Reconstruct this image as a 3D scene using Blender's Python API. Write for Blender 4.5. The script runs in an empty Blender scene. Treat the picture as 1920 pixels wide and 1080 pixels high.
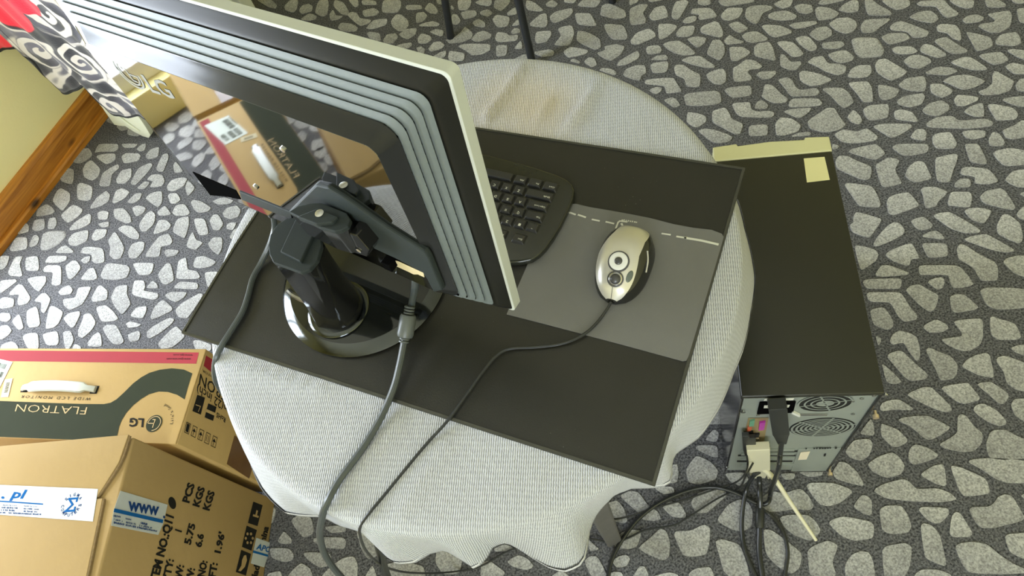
import bpy, bmesh, math, random
from mathutils import Vector, Matrix
from mathutils.geometry import tessellate_polygon
random.seed(7)
S = bpy.context.scene
COL = S.collection

# ---------------------------------------------------------------- camera
CAM_H, TH, RO, FPX = 1.446, 0.5453, -0.4039, 1313.95      # height, angle from straight down, roll, focal length in px of a 1920 px frame
FWD = Vector((0, math.sin(TH), -math.cos(TH)))
_up0 = Vector((0, math.cos(TH), math.sin(TH)))
RGT = Vector((1, 0, 0)) * math.cos(RO) + _up0 * math.sin(RO)
UPV = Vector((1, 0, 0)) * -math.sin(RO) + _up0 * math.cos(RO)
CPOS = Vector((0, 0, CAM_H))
cam = bpy.data.cameras.new('camera')
cam.sensor_width = 36.0
cam.lens = 36.0 * FPX / 1920.0
cam.clip_start = 0.02
camo = bpy.data.objects.new('camera', cam)
COL.objects.link(camo)
M = Matrix((RGT, UPV, -FWD)).transposed().to_4x4()
M.translation = CPOS
camo.matrix_world = M
S.camera = camo

# ---------------------------------------------------------------- room frame: s runs along the left wall, d is the distance from it
WX, WY, WYAW = -0.7709, 2.4262, 0.8461
ES = Vector((math.cos(WYAW), math.sin(WYAW), 0))
EN = Vector((math.sin(WYAW), -math.cos(WYAW), 0))
def RM(s, d, z): return Vector((WX, WY, 0)) + ES * s + EN * d + Vector((0, 0, z))
ROOM_S0, ROOM_S1, ROOM_D, ROOM_H = -3.3, 2.3, 4.0, 2.55
WIN_S0, WIN_S1, WIN_Z0, WIN_Z1 = -2.05, -0.98, 0.12, 1.85      # tall window in the left wall, just outside the frame
FILL_D0, FILL_D1, FILL_Z0, FILL_Z1 = 2.2, 3.4, 0.95, 2.15     # unseen window added behind the camera for neutral fill light

# ---------------------------------------------------------------- world, daylight, exposure
world = bpy.data.worlds.new('sky')
S.world = world
world.use_nodes = True
bg = world.node_tree.nodes['Background']
bg.inputs[0].default_value = (0.80, 0.90, 1.0, 1)
bg.inputs[1].default_value = 1.0
def daylight(name, a, b, c, power, color):
    """area lamp standing for the sky seen through one window; a,b,c are three corners of the opening"""
    L = bpy.data.lights.new(name, 'AREA')
    L.shape = 'RECTANGLE'
    x = b - a; y = c - a
    L.size, L.size_y = x.length, y.length
    L.energy = power; L.color = color
    o = bpy.data.objects.new(name, L); COL.objects.link(o)
    X = x.normalized(); Y = y.normalized(); Z = X.cross(Y)
    m = Matrix((X, Y, Z)).transposed().to_4x4(); m.translation = a + x / 2 + y / 2
    o.matrix_world = m
    return o
daylight('window_daylight', RM(WIN_S1, -0.16, WIN_Z0), RM(WIN_S0, -0.16, WIN_Z0), RM(WIN_S1, -0.16, WIN_Z1), 118, (0.80, 0.88, 1.0))
daylight('rear_fill_light', RM(ROOM_S0 - 0.16, FILL_D0, FILL_Z0), RM(ROOM_S0 - 0.16, FILL_D1, FILL_Z0), RM(ROOM_S0 - 0.16, FILL_D0, FILL_Z1), 60, (0.82, 0.90, 1.0))  # fill lamp added outside the invented rear window
S.view_settings.view_transform = 'Standard'
S.view_settings.look = 'None'
S.view_settings.gamma = 1.0
S.view_settings.use_curve_mapping = False
S.view_settings.exposure = 0.36

# ---------------------------------------------------------------- pixel -> world helpers (points on a known plane)
def ray(px, py): return (FWD * FPX + RGT * (px - 960.0) - UPV * (py - 540.0))
def U(px, py, z):
    d = ray(px, py); t = (z - CPOS.z) / d.z
    return CPOS + d * t
def UP(px, py, o, n):
    d = ray(px, py); t = (o - CPOS).dot(n) / d.dot(n)
    return CPOS + d * t
def rot2(a, x, y): return Vector((math.cos(a) * x - math.sin(a) * y, math.sin(a) * x + math.cos(a) * y, 0))

# ---------------------------------------------------------------- materials
MATS = {}
def mat(name, color, rough=0.6, metal=0.0, noise=0.0, nscale=40.0, bump=0.0, bscale=200.0, spec=0.5, coat=0.0, color2=None, ior=None, rvar=0.0):
    if name in MATS: return MATS[name]
    m = bpy.data.materials.new(name); m.use_nodes = True
    nt = m.node_tree; b = nt.nodes['Principled BSDF']
    b.inputs['Base Color'].default_value = (*color, 1)
    b.inputs['Roughness'].default_value = rough
    b.inputs['Metallic'].default_value = metal
    b.inputs['Specular IOR Level'].default_value = spec
    if ior: b.inputs['IOR'].default_value = ior
    if coat: b.inputs['Coat Weight'].default_value = coat; b.inputs['Coat Roughness'].default_value = 0.05
    tc = nt.nodes.new('ShaderNodeTexCoord')
    n = nt.nodes.new('ShaderNodeTexNoise'); n.inputs['Scale'].default_value = nscale; n.inputs['Detail'].default_value = 4
    nt.links.new(tc.outputs['Object'], n.inputs['Vector'])
    r = nt.nodes.new('ShaderNodeMix'); r.data_type = 'RGBA'
    c2 = color2 if color2 else tuple(max(0, c * (1 - noise)) for c in color)
    r.inputs['A'].default_value = (*color, 1); r.inputs['B'].default_value = (*c2, 1)
    nt.links.new(n.outputs['Fac'], r.inputs['Factor'])
    nt.links.new(r.outputs['Result'], b.inputs['Base Color'])
    if rvar:
        mr = nt.nodes.new('ShaderNodeMapRange'); mr.inputs['To Min'].default_value = max(0, rough - rvar); mr.inputs['To Max'].default_value = rough + rvar
        nt.links.new(n.outputs['Fac'], mr.inputs['Value']); nt.links.new(mr.outputs['Result'], b.inputs['Roughness'])
    if bump:
        n2 = nt.nodes.new('ShaderNodeTexNoise'); n2.inputs['Scale'].default_value = bscale; n2.inputs['Detail'].default_value = 3
        nt.links.new(tc.outputs['Object'], n2.inputs['Vector'])
        bp = nt.nodes.new('ShaderNodeBump'); bp.inputs['Strength'].default_value = bump; bp.inputs['Distance'].default_value = 0.002
        nt.links.new(n2.outputs['Fac'], bp.inputs['Height']); nt.links.new(bp.outputs['Normal'], b.inputs['Normal'])
    MATS[name] = m
    return m
def nodes(m): return m.node_tree.nodes, m.node_tree.links, m.node_tree.nodes['Principled BSDF']

# ---------------------------------------------------------------- mesh helpers
class MB:
    def __init__(s): s.v = []; s.f = []; s.attr = None
    def add(s, vs, fs):
        o = len(s.v); s.v += [Vector(x) for x in vs]; s.f += [tuple(i + o for i in f) for f in fs]; return s
    def box(s, F, xr, yr, zr):
        vs = [F(x, y, z) for z in zr for y in yr for x in xr]
        return s.add(vs, [(0, 2, 3, 1), (4, 5, 7, 6), (0, 1, 5, 4), (2, 6, 7, 3), (0, 4, 6, 2), (1, 3, 7, 5)])
    def loft(s, rings, cap0=True, cap1=True, closed=True):
        n = len(rings[0]); vs = [p for r in rings for p in r]; fs = []
        for k in range(len(rings) - 1):
            for i in range(n if closed else n - 1):
                j = (i + 1) % n
                fs.append((k * n + i, k * n + j, (k + 1) * n + j, (k + 1) * n + i))
        if cap0: fs.append(tuple(reversed(range(n))))
        if cap1: fs.append(tuple((len(rings) - 1) * n + i for i in range(n)))
        return s.add(vs, fs)
    def prism(s, pts, off):
        """pts: list of world points (planar outline); off: extrusion vector"""
        return s.loft([[Vector(p) for p in pts], [Vector(p) + off for p in pts]])
    def tube(s, pts, r, seg=8, smooth=True, sub=5, cap=True):
        P = catmull(pts, sub) if smooth else [Vector(p) for p in pts]
        rs = r if callable(r) else (lambda t: r)
        rings = []; t = (P[1] - P[0]).normalized()
        a = t.orthogonal().normalized()
        for i, p in enumerate(P):
            t2 = (P[min(i + 1, len(P) - 1)] - P[max(i - 1, 0)])
            if t2.length > 1e-9: t2.normalize()
            else: t2 = t
            a = (a - t2 * a.dot(t2)).normalized(); b = t2.cross(a); t = t2
            rr = rs(i / (len(P) - 1))
            rings.append([p + (a * math.cos(2 * math.pi * k / seg) + b * math.sin(2 * math.pi * k / seg)) * rr for k in range(seg)])
        return s.loft(rings, cap, cap)
    def disc(s, c, X, Y, prof, seg=32):
        """lathe: prof = list of (radius, height) along X x Y"""
        Z = X.cross(Y)
        rings = [[c + X * (math.cos(2 * math.pi * k / seg) * r) + Y * (math.sin(2 * math.pi * k / seg) * r) + Z * h for k in range(seg)] for r, h in prof]
        return s.loft(rings)
    def build(s, name, m, parent=None, smooth=False, bevel=0.0, seg=2, angle=35, origin=None, props=None):
        root = parent
        off = Vector((0, 0, 0))
        while root is not None:
            off += root.location; root = root.parent
        if parent is None:
            if origin is None:
                lo = Vector([min(v[i] for v in s.v) for i in range(3)]); hi = Vector([max(v[i] for v in s.v) for i in range(3)])
                origin = Vector(((lo.x + hi.x) / 2, (lo.y + hi.y) / 2, lo.z))
            off = Vector(origin)
        me = bpy.data.meshes.new(name)
        me.from_pydata([v - off for v in s.v], [], s.f)
        me.validate()
        bm = bmesh.new(); bm.from_mesh(me)
        bmesh.ops.recalc_face_normals(bm, faces=bm.faces)
        if bevel:
            es = [e for e in bm.edges if len(e.link_faces) == 2 and e.calc_face_angle(0) > math.radians(25)]
            bmesh.ops.bevel(bm, geom=es, offset=bevel, segments=seg, profile=0.5, affect='EDGES', clamp_overlap=True)
        bm.to_mesh(me); bm.free()
        if smooth:
            for p in me.polygons: p.use_smooth = True
            me.set_sharp_from_angle(angle=math.radians(angle))
        for mm in (m if isinstance(m, (list, tuple)) else [m]): me.materials.append(mm)
        o = bpy.data.objects.new(name, me); COL.objects.link(o)
        if parent is not None: o.parent = parent
        else: o.location = off
        for k, v in (props or {}).items(): o[k] = v
        return o
def catmull(pts, sub=5):
    P = [Vector(p) for p in pts]
    if len(P) < 3 or sub < 2: return P
    Q = [P[0] * 2 - P[1]] + P + [P[-1] * 2 - P[-2]]
    out = []
    for i in range(1, len(Q) - 2):
        p0, p1, p2, p3 = Q[i - 1], Q[i], Q[i + 1], Q[i + 2]
        for k in range(sub):
            t = k / sub
            out.append(0.5 * ((2 * p1) + (p2 - p0) * t + (2 * p0 - 5 * p1 + 4 * p2 - p3) * t * t + (3 * p1 - p0 - 3 * p2 + p3) * t ** 3))
    out.append(P[-1].copy())
    return out
def empty(name, loc, label, cat, group=None):
    o = bpy.data.objects.new(name, None); COL.objects.link(o); o.location = loc; o.empty_display_size = 0.05
    tag(o, label, cat, group); return o
def tag(o, label, cat, group=None):
    o['label'] = label; o['category'] = cat
    if group: o['group'] = group
    return o
def WF(x, y, z): return Vector((x, y, z))

# flat print: text mapped on a parallelogram (baseline start, baseline end, top of the first letter) of a surface
_tcache = {}
def text_mesh(txt, bold=0.0, shear=0.0):
    key = (txt, bold, shear)
    if key in _tcache: return _tcache[key]
    cu = bpy.data.curves.new('print', 'FONT'); cu.body = txt; cu.size = 1.0; cu.offset = bold; cu.shear = shear; cu.resolution_u = 2
    ob = bpy.data.objects.new('print', cu); COL.objects.link(ob)
    bpy.context.view_layer.update()
    dg = bpy.context.evaluated_depsgraph_get()
    me = bpy.data.meshes.new_from_object(ob.evaluated_get(dg))
    vs = [v.co.copy() for v in me.vertices]; fs = [tuple(p.vertices) for p in me.polygons]
    bpy.data.objects.remove(ob); bpy.data.curves.remove(cu); bpy.data.meshes.remove(me)
    x0 = min(v.x for v in vs); x1 = max(v.x for v in vs)
    cap = 0.69
    _tcache[key] = ([((v.x - x0) / (x1 - x0), v.y / cap) for v in vs], fs)
    return _tcache[key]
def text_on(mb, txt, P0, P1, P2, bold=0.0, shear=0.0):
    uv, fs = text_mesh(txt, bold, shear)
    mb.add([P0 + (P1 - P0) * u + (P2 - P0) * v for u, v in uv], fs)
    return mb
def scribble(mb, P0, P1, P2, n, seed=1):
    """a line of print too small to read: n short marks between baseline P0-P1, height P2-P0"""
    rg = random.Random(seed); X = (P1 - P0) / n; Y = P2 - P0
    for k in range(n):
        if rg.random() < 0.14: continue
        a = P0 + X * k; w = X * rg.uniform(0.45, 0.85); y0 = Y * rg.choice((0, 0, 0.12)); y1 = Y * rg.uniform(0.65, 1.0)
        mb.add([a + y0, a + w + y0, a + w + y1, a + y1], [(0, 1, 2, 3)])
    return mb
def fill(mb, pts): mb.add(pts, [tuple(range(len(pts)))]); return mb
def line_on(mb, pts, wdt, n, closed=False):
    """flat ribbon of width wdt following pts on a surface with normal n"""
    P = list(pts) + ([pts[0]] if closed else [])
    for k, (a, b) in enumerate(zip(P, P[1:])):
        t = (b - a).normalized(); s = n.cross(t) * (wdt / 2); e = t * (wdt / 2); o = n * (0.00004 * k)      # laps lie on one another
        mb.add([a - s - e + o, b - s + e + o, b + s + e + o, a + s - e + o], [(0, 1, 2, 3)])
    return mb
# ---------------------------------------------------------------- carpet print: stone outlines (traced on the floor plane)
STONES = {
(1180,0,1.6667): "0 0 11 0 9 3 0 7;20 0 40 0 24 3;0 10 12 5 20 5 21 7 15 15 19 22 18 27 2 29 0 24;22 18 28 9 40 6 44 17 43 20 27 24 23 21;49 9 52 2 64 0 67 3 63 10 56 22 49 22 47 18;77 0 91 0 92 5 85 7 77 5;99 0 141 0 140 3 108 8 102 5;69 14 71 10 92 9 99 18 97 20 79 23 77 20 79 17 69 16;60 24 64 20 73 18 76 20 75 24 67 27 60 26;102 18 110 9 127 9 128 12 124 20 112 24 105 23;130 17 131 10 137 7 153 6 162 8 160 11 150 15 146 25 142 28 137 26 131 21;32 30 34 27 46 27 54 29 53 33 43 42 35 45 33 43;52 38 58 30 72 29 74 31 72 39 66 42 54 42;79 33 83 29 96 24 101 26 105 34 106 40 102 43 81 38;111 28 118 25 124 25 134 32 132 34 124 38 118 35;1 46 8 37 22 32 29 37 30 42 9 51 2 50;148 30 153 28 170 29 183 35 182 38 164 43 157 40;126 41 131 37 143 35 156 43 155 46 138 49 131 47;106 46 113 39 119 44 129 47 127 49 109 51;64 44 75 41 87 43 85 49 78 54 74 53;37 50 45 47 56 46 66 52 75 60 72 62 60 63 50 60 43 56;18 55 22 52 33 51 37 56 35 60 24 62 20 61;86 61 91 50 94 45 102 45 107 51 108 60 103 68 99 68;112 54 115 53 128 53 137 59 132 64 122 69 114 69;140 53 144 49 157 47 161 52 165 67 163 69 142 64 140 61;23 68 31 63 41 62 44 66 42 68;23 74 27 71 44 69 44 77 41 82 26 83;57 68 68 64 80 63 90 70 97 75 95 77 86 77 70 73;50 77 52 73 61 73 69 79 80 84 80 96 77 99 64 98 62 89 52 85;86 84 93 80 105 77 109 82 109 92 103 96 95 95 88 89;116 77 122 74 131 67 141 68 150 75 146 78 135 79 133 82 138 87 137 91 117 93;142 84 147 81 165 80 165 84 159 89 149 90;17 95 18 90 40 88 50 88 53 93 59 102 58 104 41 106 40 97;21 102 30 98 37 99 36 103 30 107;61 108 66 105 98 102 103 106 104 115 98 118 76 120 64 119 62 113;106 102 111 99 137 96 138 108 115 111;150 105 152 95 161 96 171 106 179 112 176 116 163 117 156 114 148 109;38 113 47 110 52 111 58 119 50 122;64 138 65 126 78 128 86 131 87 137 79 143 73 144;93 126 96 124 108 121 113 128 115 134 127 139 128 142 125 151 119 152 106 145 93 138;115 118 119 116 136 115 137 123 143 126 158 125 163 127 163 130 159 133 125 132 120 128;141 120 144 114 150 113 157 119 154 123 141 123;134 143 138 141 156 140 156 153 134 154;76 147 86 145 95 146 110 151 117 155 112 160 100 162 92 160",
(1440,0,2.5): "4 3 11 0 19 0 17 5 11 7 6 5;19 5 25 3 33 4 34 9 29 11 23 10;37 3 40 0 59 0 52 2 41 4;52 8 57 3 64 0 68 1 68 9 60 10;72 0 78 0 83 4 91 8 93 11 91 12 75 12 73 7;84 0 106 0 107 4 102 7 96 8 90 5;111 3 115 1 132 0 136 5 143 10 142 12 134 14 130 11 126 5 114 5;135 0 155 0 154 6 148 7 140 4;162 0 173 0 179 4 177 6 164 6;182 0 192 0 192 3 185 3;186 7 192 6 200 8 198 19 188 17;0 11 5 9 14 8 22 12 20 15 8 16 0 14;35 7 38 5 46 6 54 10 50 14 38 16 36 13;45 18 51 14 60 13 66 16 67 20 64 24 58 26 50 23;69 20 72 15 90 14 92 15 85 20 79 25 70 25;105 13 113 9 122 8 127 12 128 15 123 18 112 16;145 15 150 12 157 11 163 14 158 17 148 18;164 11 168 10 181 8 183 12 182 20 174 25 166 25 157 20 160 18 169 17 170 15;15 19 22 17 36 16 37 18 28 21 20 22;0 20 9 20 18 24 17 26 8 29 0 27;30 26 36 21 44 20 48 23 48 27 42 30 37 31;91 20 95 17 100 16 106 18 114 21 121 24 119 28 109 29 104 24 92 23;126 20 130 18 141 19 144 23 145 30 143 31 138 29 134 25 127 24;20 29 26 27 31 28 37 35 36 38 31 39 24 34;84 28 91 25 103 25 107 29 100 32 90 34;62 30 66 28 82 28 88 38 85 43 69 44 65 40;124 31 128 29 134 28 141 33 150 38 148 40 137 41 130 36;148 24 153 25 167 28 169 34 165 37 156 39 154 35;170 31 174 26 186 24 189 28 190 33 185 35 171 34;6 32 12 31 19 32 25 38 27 41 23 43 18 43 12 38;40 33 43 32 55 31 58 34 53 37 41 37;92 37 97 35 108 35 113 39 107 41 96 41;114 36 117 33 123 34 133 40 134 42 127 44 118 41 114 39;44 41 54 38 59 38 65 43 63 46 54 48 49 46;9 41 12 41 17 47 25 46 25 49 21 53 16 53 9 50;29 47 34 43 41 42 45 48 53 48 59 50 58 55 52 57 43 54 36 50;101 46 106 42 113 41 121 44 123 47 114 52 106 51;136 47 146 43 152 43 164 51 164 53 153 53 143 50;157 42 164 40 175 39 181 45 176 48 168 49;178 38 184 37 200 39 199 47 188 44;177 50 183 47 196 50 196 56 184 56;80 49 82 45 88 44 95 48 105 54 100 58 92 61 86 58 81 54;59 58 62 52 68 49 77 49 78 54 75 58 66 59;117 55 127 50 138 51 143 54 134 57 120 56;23 55 26 53 37 55 49 60 40 64 31 65 24 61;130 61 138 57 150 56 164 61 155 66 146 68 137 64;168 56 170 53 177 57 185 61 182 68 174 71 161 72 157 69 163 67 168 63;97 64 103 59 117 57 119 62 118 69 108 69 101 67;121 63 130 63 139 68 137 71 130 74 122 70;185 64 189 59 198 59 199 69 187 69;7 60 14 58 18 60 21 66 25 68 36 66 39 69 37 72 17 73 13 67;59 62 75 61 78 66 79 77 71 77 67 71;82 64 87 64 99 67 96 73 87 76 83 73;40 67 45 66 56 66 61 70 65 77 57 82 52 78 47 72;0 63 3 64 9 67 15 74 8 78 0 77;16 76 19 74 38 74 41 78 38 80 15 81;96 76 102 72 116 70 118 73 115 79 106 81 98 79;139 75 142 71 158 73 157 76 147 80 141 80;174 75 182 73 196 72 198 81 186 80;115 83 120 78 130 75 136 79 136 83 127 88 118 86;71 82 76 79 90 78 91 82 90 89 76 91 72 87;11 84 17 82 33 81 31 84 26 88 22 89;146 84 151 80 161 77 162 84 162 88 154 88;164 79 168 78 184 81 188 86 186 90 171 91 168 86;94 84 99 82 108 84 112 90 112 92 95 90;29 91 41 83 44 81 50 81 54 88 59 94 53 98 42 100 31 97;59 88 64 82 69 87 71 91 68 94 62 92;118 93 126 88 138 87 143 91 163 89 169 92 168 95 150 97 120 96;5 93 9 88 18 89 25 94 23 99 12 102 6 102;78 95 85 93 107 93 108 96 98 102 92 104 84 99;49 101 56 97 67 99 74 96 83 103 80 106 66 108 55 107;106 103 111 97 117 97 119 100 118 106 110 105;145 99 150 98 163 98 163 103 154 105 148 104;175 98 185 94 190 90 199 92 199 102 184 105 178 104;123 102 127 100 137 99 142 108 140 112 126 112 123 107;165 105 168 99 173 100 178 107 176 110 166 110;16 103 22 100 32 99 32 102",
(1560,270,1.875): "0 0 7 2 6 5 0 6;16 8 20 5 43 0 48 3 54 10 45 16 40 16 20 10;59 4 65 0 95 0 97 4 95 9 80 12 70 12;132 0 146 0 150 7 155 18 154 21 138 19 135 10;160 9 166 6 178 4 190 6 200 9 198 21 172 23 164 15;3 17 6 12 15 12 25 17 40 23 39 34 34 37 26 35 4 25;43 21 47 19 55 14 62 14 68 17 63 25 65 31 71 40 53 44 49 42 45 30;73 30 76 23 84 17 92 18 96 26 100 34 97 36 84 39 78 37 73 33;103 14 108 13 121 10 126 11 124 20 121 27 118 38 113 39 105 38 103 28;128 28 130 24 137 23 156 25 162 31 167 38 156 41 143 40 142 38 143 33 128 31;172 36 180 27 196 25 200 44 186 44 177 40;122 40 127 35 138 35 139 42 136 44 122 44;12 41 15 39 40 42 46 52 49 61 47 64 27 63 20 53;88 45 93 43 104 43 116 48 113 52 106 58 104 63 94 65 92 61 91 53;54 59 56 54 61 51 76 48 82 54 88 62 76 67 61 72 56 70;115 59 118 49 121 48 138 48 140 53 139 62 136 64 116 62;147 53 153 47 169 44 174 48 184 64 180 67 151 60;186 50 196 47 198 56;131 67 138 64 150 64 160 67 157 73 152 80 146 79 139 76;184 70 190 63 199 63 199 78 186 75;17 81 21 79 21 72 24 68 33 70 50 75 48 80 38 94 34 94 20 89;78 77 85 74 92 73 101 81 99 85 88 87 83 84;100 72 107 69 117 68 132 76 148 86 148 89 133 90 118 85;164 82 169 72 172 70 177 71 188 79 191 92 190 98 186 100 176 96 165 90;41 100 45 93 55 82 62 78 69 80 73 87 71 91 60 97 48 102 42 103;88 93 97 88 104 87 108 89 113 95 110 96;130 96 140 92 154 90 165 96 182 106 182 108 173 109 158 106",
(1560,460,1.875): "22 0 32 1 44 5 47 10 44 16 29 26 26 18;52 10 58 5 74 -1 80 -2 84 5 88 14 79 14 78 20 74 21 62 17;89 -2 115 -2 116 10 112 12 96 13 92 6;124 4 127 -1 133 0 145 8 163 17 166 22 166 36 148 36 142 24 135 19 126 14;170 17 174 13 186 10 199 11 199 34 182 29;42 30 49 20 57 20 78 28 75 30 48 32;86 22 89 20 127 20 138 33 142 40 130 43 120 43 117 36 116 30 95 30 87 30;30 37 34 34 70 33 69 42 66 44 34 44;94 37 102 33 110 32 113 36 111 43 105 45;34 50 36 47 68 47 72 52 78 62 86 71 84 75 72 77 66 72 58 57 40 57 36 55;73 45 78 40 87 39 97 45 107 50 105 60 101 66 97 67 88 61 78 51;117 52 122 49 132 49 147 62 143 65 124 68 119 66;147 45 154 42 196 43 199 63 165 65 155 61 150 54;37 65 48 62 53 63 60 73 62 80 59 84 54 85 41 80;90 82 95 78 104 74 114 79 117 83 111 87 97 88;120 76 132 74 148 73 151 76 151 93 148 100 138 106 128 106 115 100 108 94 130 91 129 87;157 73 160 71 168 74 183 78 190 92 184 95 166 95 158 90;43 90 50 94 46 102;57 96 60 89 67 85 78 88 85 92 88 104 88 112 86 116 83 115 76 106 71 97 60 100;93 105 97 102 105 106 119 111 126 120 125 129 121 134 108 136 103 124;178 103 185 100 198 99 199 113 182 107",
(1560,650,1.875): "54 10 58 6 66 4 71 5 82 16 95 27 96 30 93 33 79 35 72 31 62 19;49 16 56 22 64 29 70 36 62 38 54 36;129 20 134 13 144 8 154 6 158 9 162 28 161 32 146 29 134 23;163 14 166 10 174 9 184 13 196 17 199 46 184 44 174 37 171 25;107 41 120 38 136 36 140 41 148 51 147 54 131 58 122 54;143 37 158 35 163 38 175 46 177 50 173 57 167 58 156 48;74 48 84 43 92 40 100 41 109 50 119 60 120 64 116 66 108 65 92 58 82 53;47 62 50 56 60 53 67 53 79 60 82 64 62 63 50 65;140 63 144 58 152 57 165 64 174 74 174 78 168 80 158 77 147 70;178 58 182 52 198 52 199 80 182 69;65 74 70 71 87 69 96 69 110 76 119 81 112 87 98 94 92 92 78 80;125 70 129 67 135 70 141 79 151 87 150 97 142 105 130 106 112 102 106 98 117 92 125 86;27 87 40 70 43 89 34 89;48 82 49 77 53 78 66 83 76 93 74 97 65 101 59 100 49 90;153 97 157 86 162 83 174 83 186 90 198 94 199 112 170 114 157 112 154 104",
(1320,810,2.5): "105 15 112 6 124 5 127 9 124 18 118 22 110 20;153 15 155 11 159 9 168 12 177 18 169 22 157 25 153 22;122 24 131 18 141 15 147 19 151 26 148 32 137 35 126 30;161 32 172 25 180 24 182 40 180 41 173 39;96 30 101 22 107 23 115 30 120 39 119 41 107 38 98 35;70 30 83 30 90 30 88 33 78 34;57 31 69 31 67 36 60 36;76 40 80 38 96 38 108 42 112 45 103 53 94 56 87 55 81 48;126 44 134 39 149 35 154 37 159 43 175 42 185 46 190 51 178 53 152 52 136 50;111 56 118 47 123 48 126 52 126 63 120 62;131 58 136 55 148 55 153 62 156 71 153 76 140 77 133 74;160 58 164 56 183 57 184 62 178 68 173 69 167 66;162 71 164 68 171 70 177 77 182 99 180 101 172 98 165 94;93 68 97 65 105 63 125 67 128 71 127 80 113 82 104 79 97 73;56 64 63 62 78 62 84 67 88 74 84 79 79 82 68 78 60 72;42 50 50 44 60 46 72 42 78 47 83 56 79 59 68 58 55 60 44 60;10 65 18 54 27 50 34 53 37 60 36 71 29 75 22 74 11 68;8 82 13 80 27 84 32 97 35 110 22 112 14 104 12 95;44 73 50 73 60 80 74 91 72 102 66 107 56 102 46 92;77 89 82 85 93 81 101 85 96 98 100 108 88 110 79 108 78 98;105 100 110 92 117 89 124 90 127 97 129 110 115 116 106 110;133 88 137 85 151 83 156 86 155 100 150 110 135 112;157 107 163 103 175 103 186 107 186 115 160 115;15 31 30 30 34 36 28 41 20 38",
(1680,820,2.407): "42 23 44 22 52 24 70 32 73 40 73 44 60 46 52 46 48 40;55 19 60 17 75 16 104 18 104 36 86 36 76 32 66 25;41 76 43 61 46 58 50 59 55 67 60 75 57 78 45 78;56 56 60 54 72 54 76 51 79 46 85 44 91 46 97 56 101 64 92 67 76 71 66 71 61 66;45 85 50 82 60 81 71 83 80 91 90 98 101 103 101 106 80 107 56 106 50 97;84 77 88 75 104 74 104 97 88 90;96 45 104 43 104 52",
(900,810,2.5): "154 28 162 17 173 22 179 29 177 36 164 40 156 38;168 6 175 -2 179 0 179 4 177 8;161 12 164 10 178 10 179 20 172 18 164 14;143 25 148 24 149 30 148 38 142 39 141 30;104 48 112 44 119 45 126 55 134 60 136 66 130 67 122 66 118 60;92 60 96 53 103 51 108 57 111 67 108 69 100 67;130 41 145 41 146 46 138 47 133 44;136 56 142 52 150 53 155 62 154 65 144 64;158 52 163 46 172 43 184 43 185 48 176 56 170 61 162 61 159 56;118 87 128 79 135 72 140 74 143 83 142 94 137 97 124 91;145 77 147 74 158 74 168 69 173 72 172 85 170 92 160 94 152 93;99 97 104 93 110 92 113 95 110 101 102 102;78 97 82 93 88 93 92 100 95 107 97 112 84 110;97 105 107 105 108 112 97 112;114 109 120 100 124 101 127 108 124 113 114 113;130 108 142 105 149 107 150 113 128 113;156 106 162 102 173 101 176 108 174 113 158 113;0 110 1 98 7 96 19 105 18 108 10 112;20 97 29 92 36 95 41 101 35 104 24 101;10 88 18 84 24 86 26 89 12 90;81 80 86 85 90 88 82 90;100 84 106 75 114 73 122 74 118 86 112 88 102 87",
(320,810,2.5): "90 66 96 62 106 64 108 76 100 80 94 73;80 82 85 74 91 80 91 84 83 84;74 87 89 87 93 92 92 96 86 98 76 95;106 82 109 79 130 79 132 82 131 88 115 87;115 71 131 70 132 75 120 76;99 91 104 90 120 91 121 95 118 101 112 102 104 97;88 108 93 102 98 98 105 102 108 112 88 112;113 108 120 101 130 94 138 93 141 100 140 112 115 112;139 74 146 73 153 85 156 93 148 96 143 88;146 108 152 99 156 112 146 112;73 106 83 104 85 112 72 112;158 100 172 97 190 100 192 112 160 112",
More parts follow.
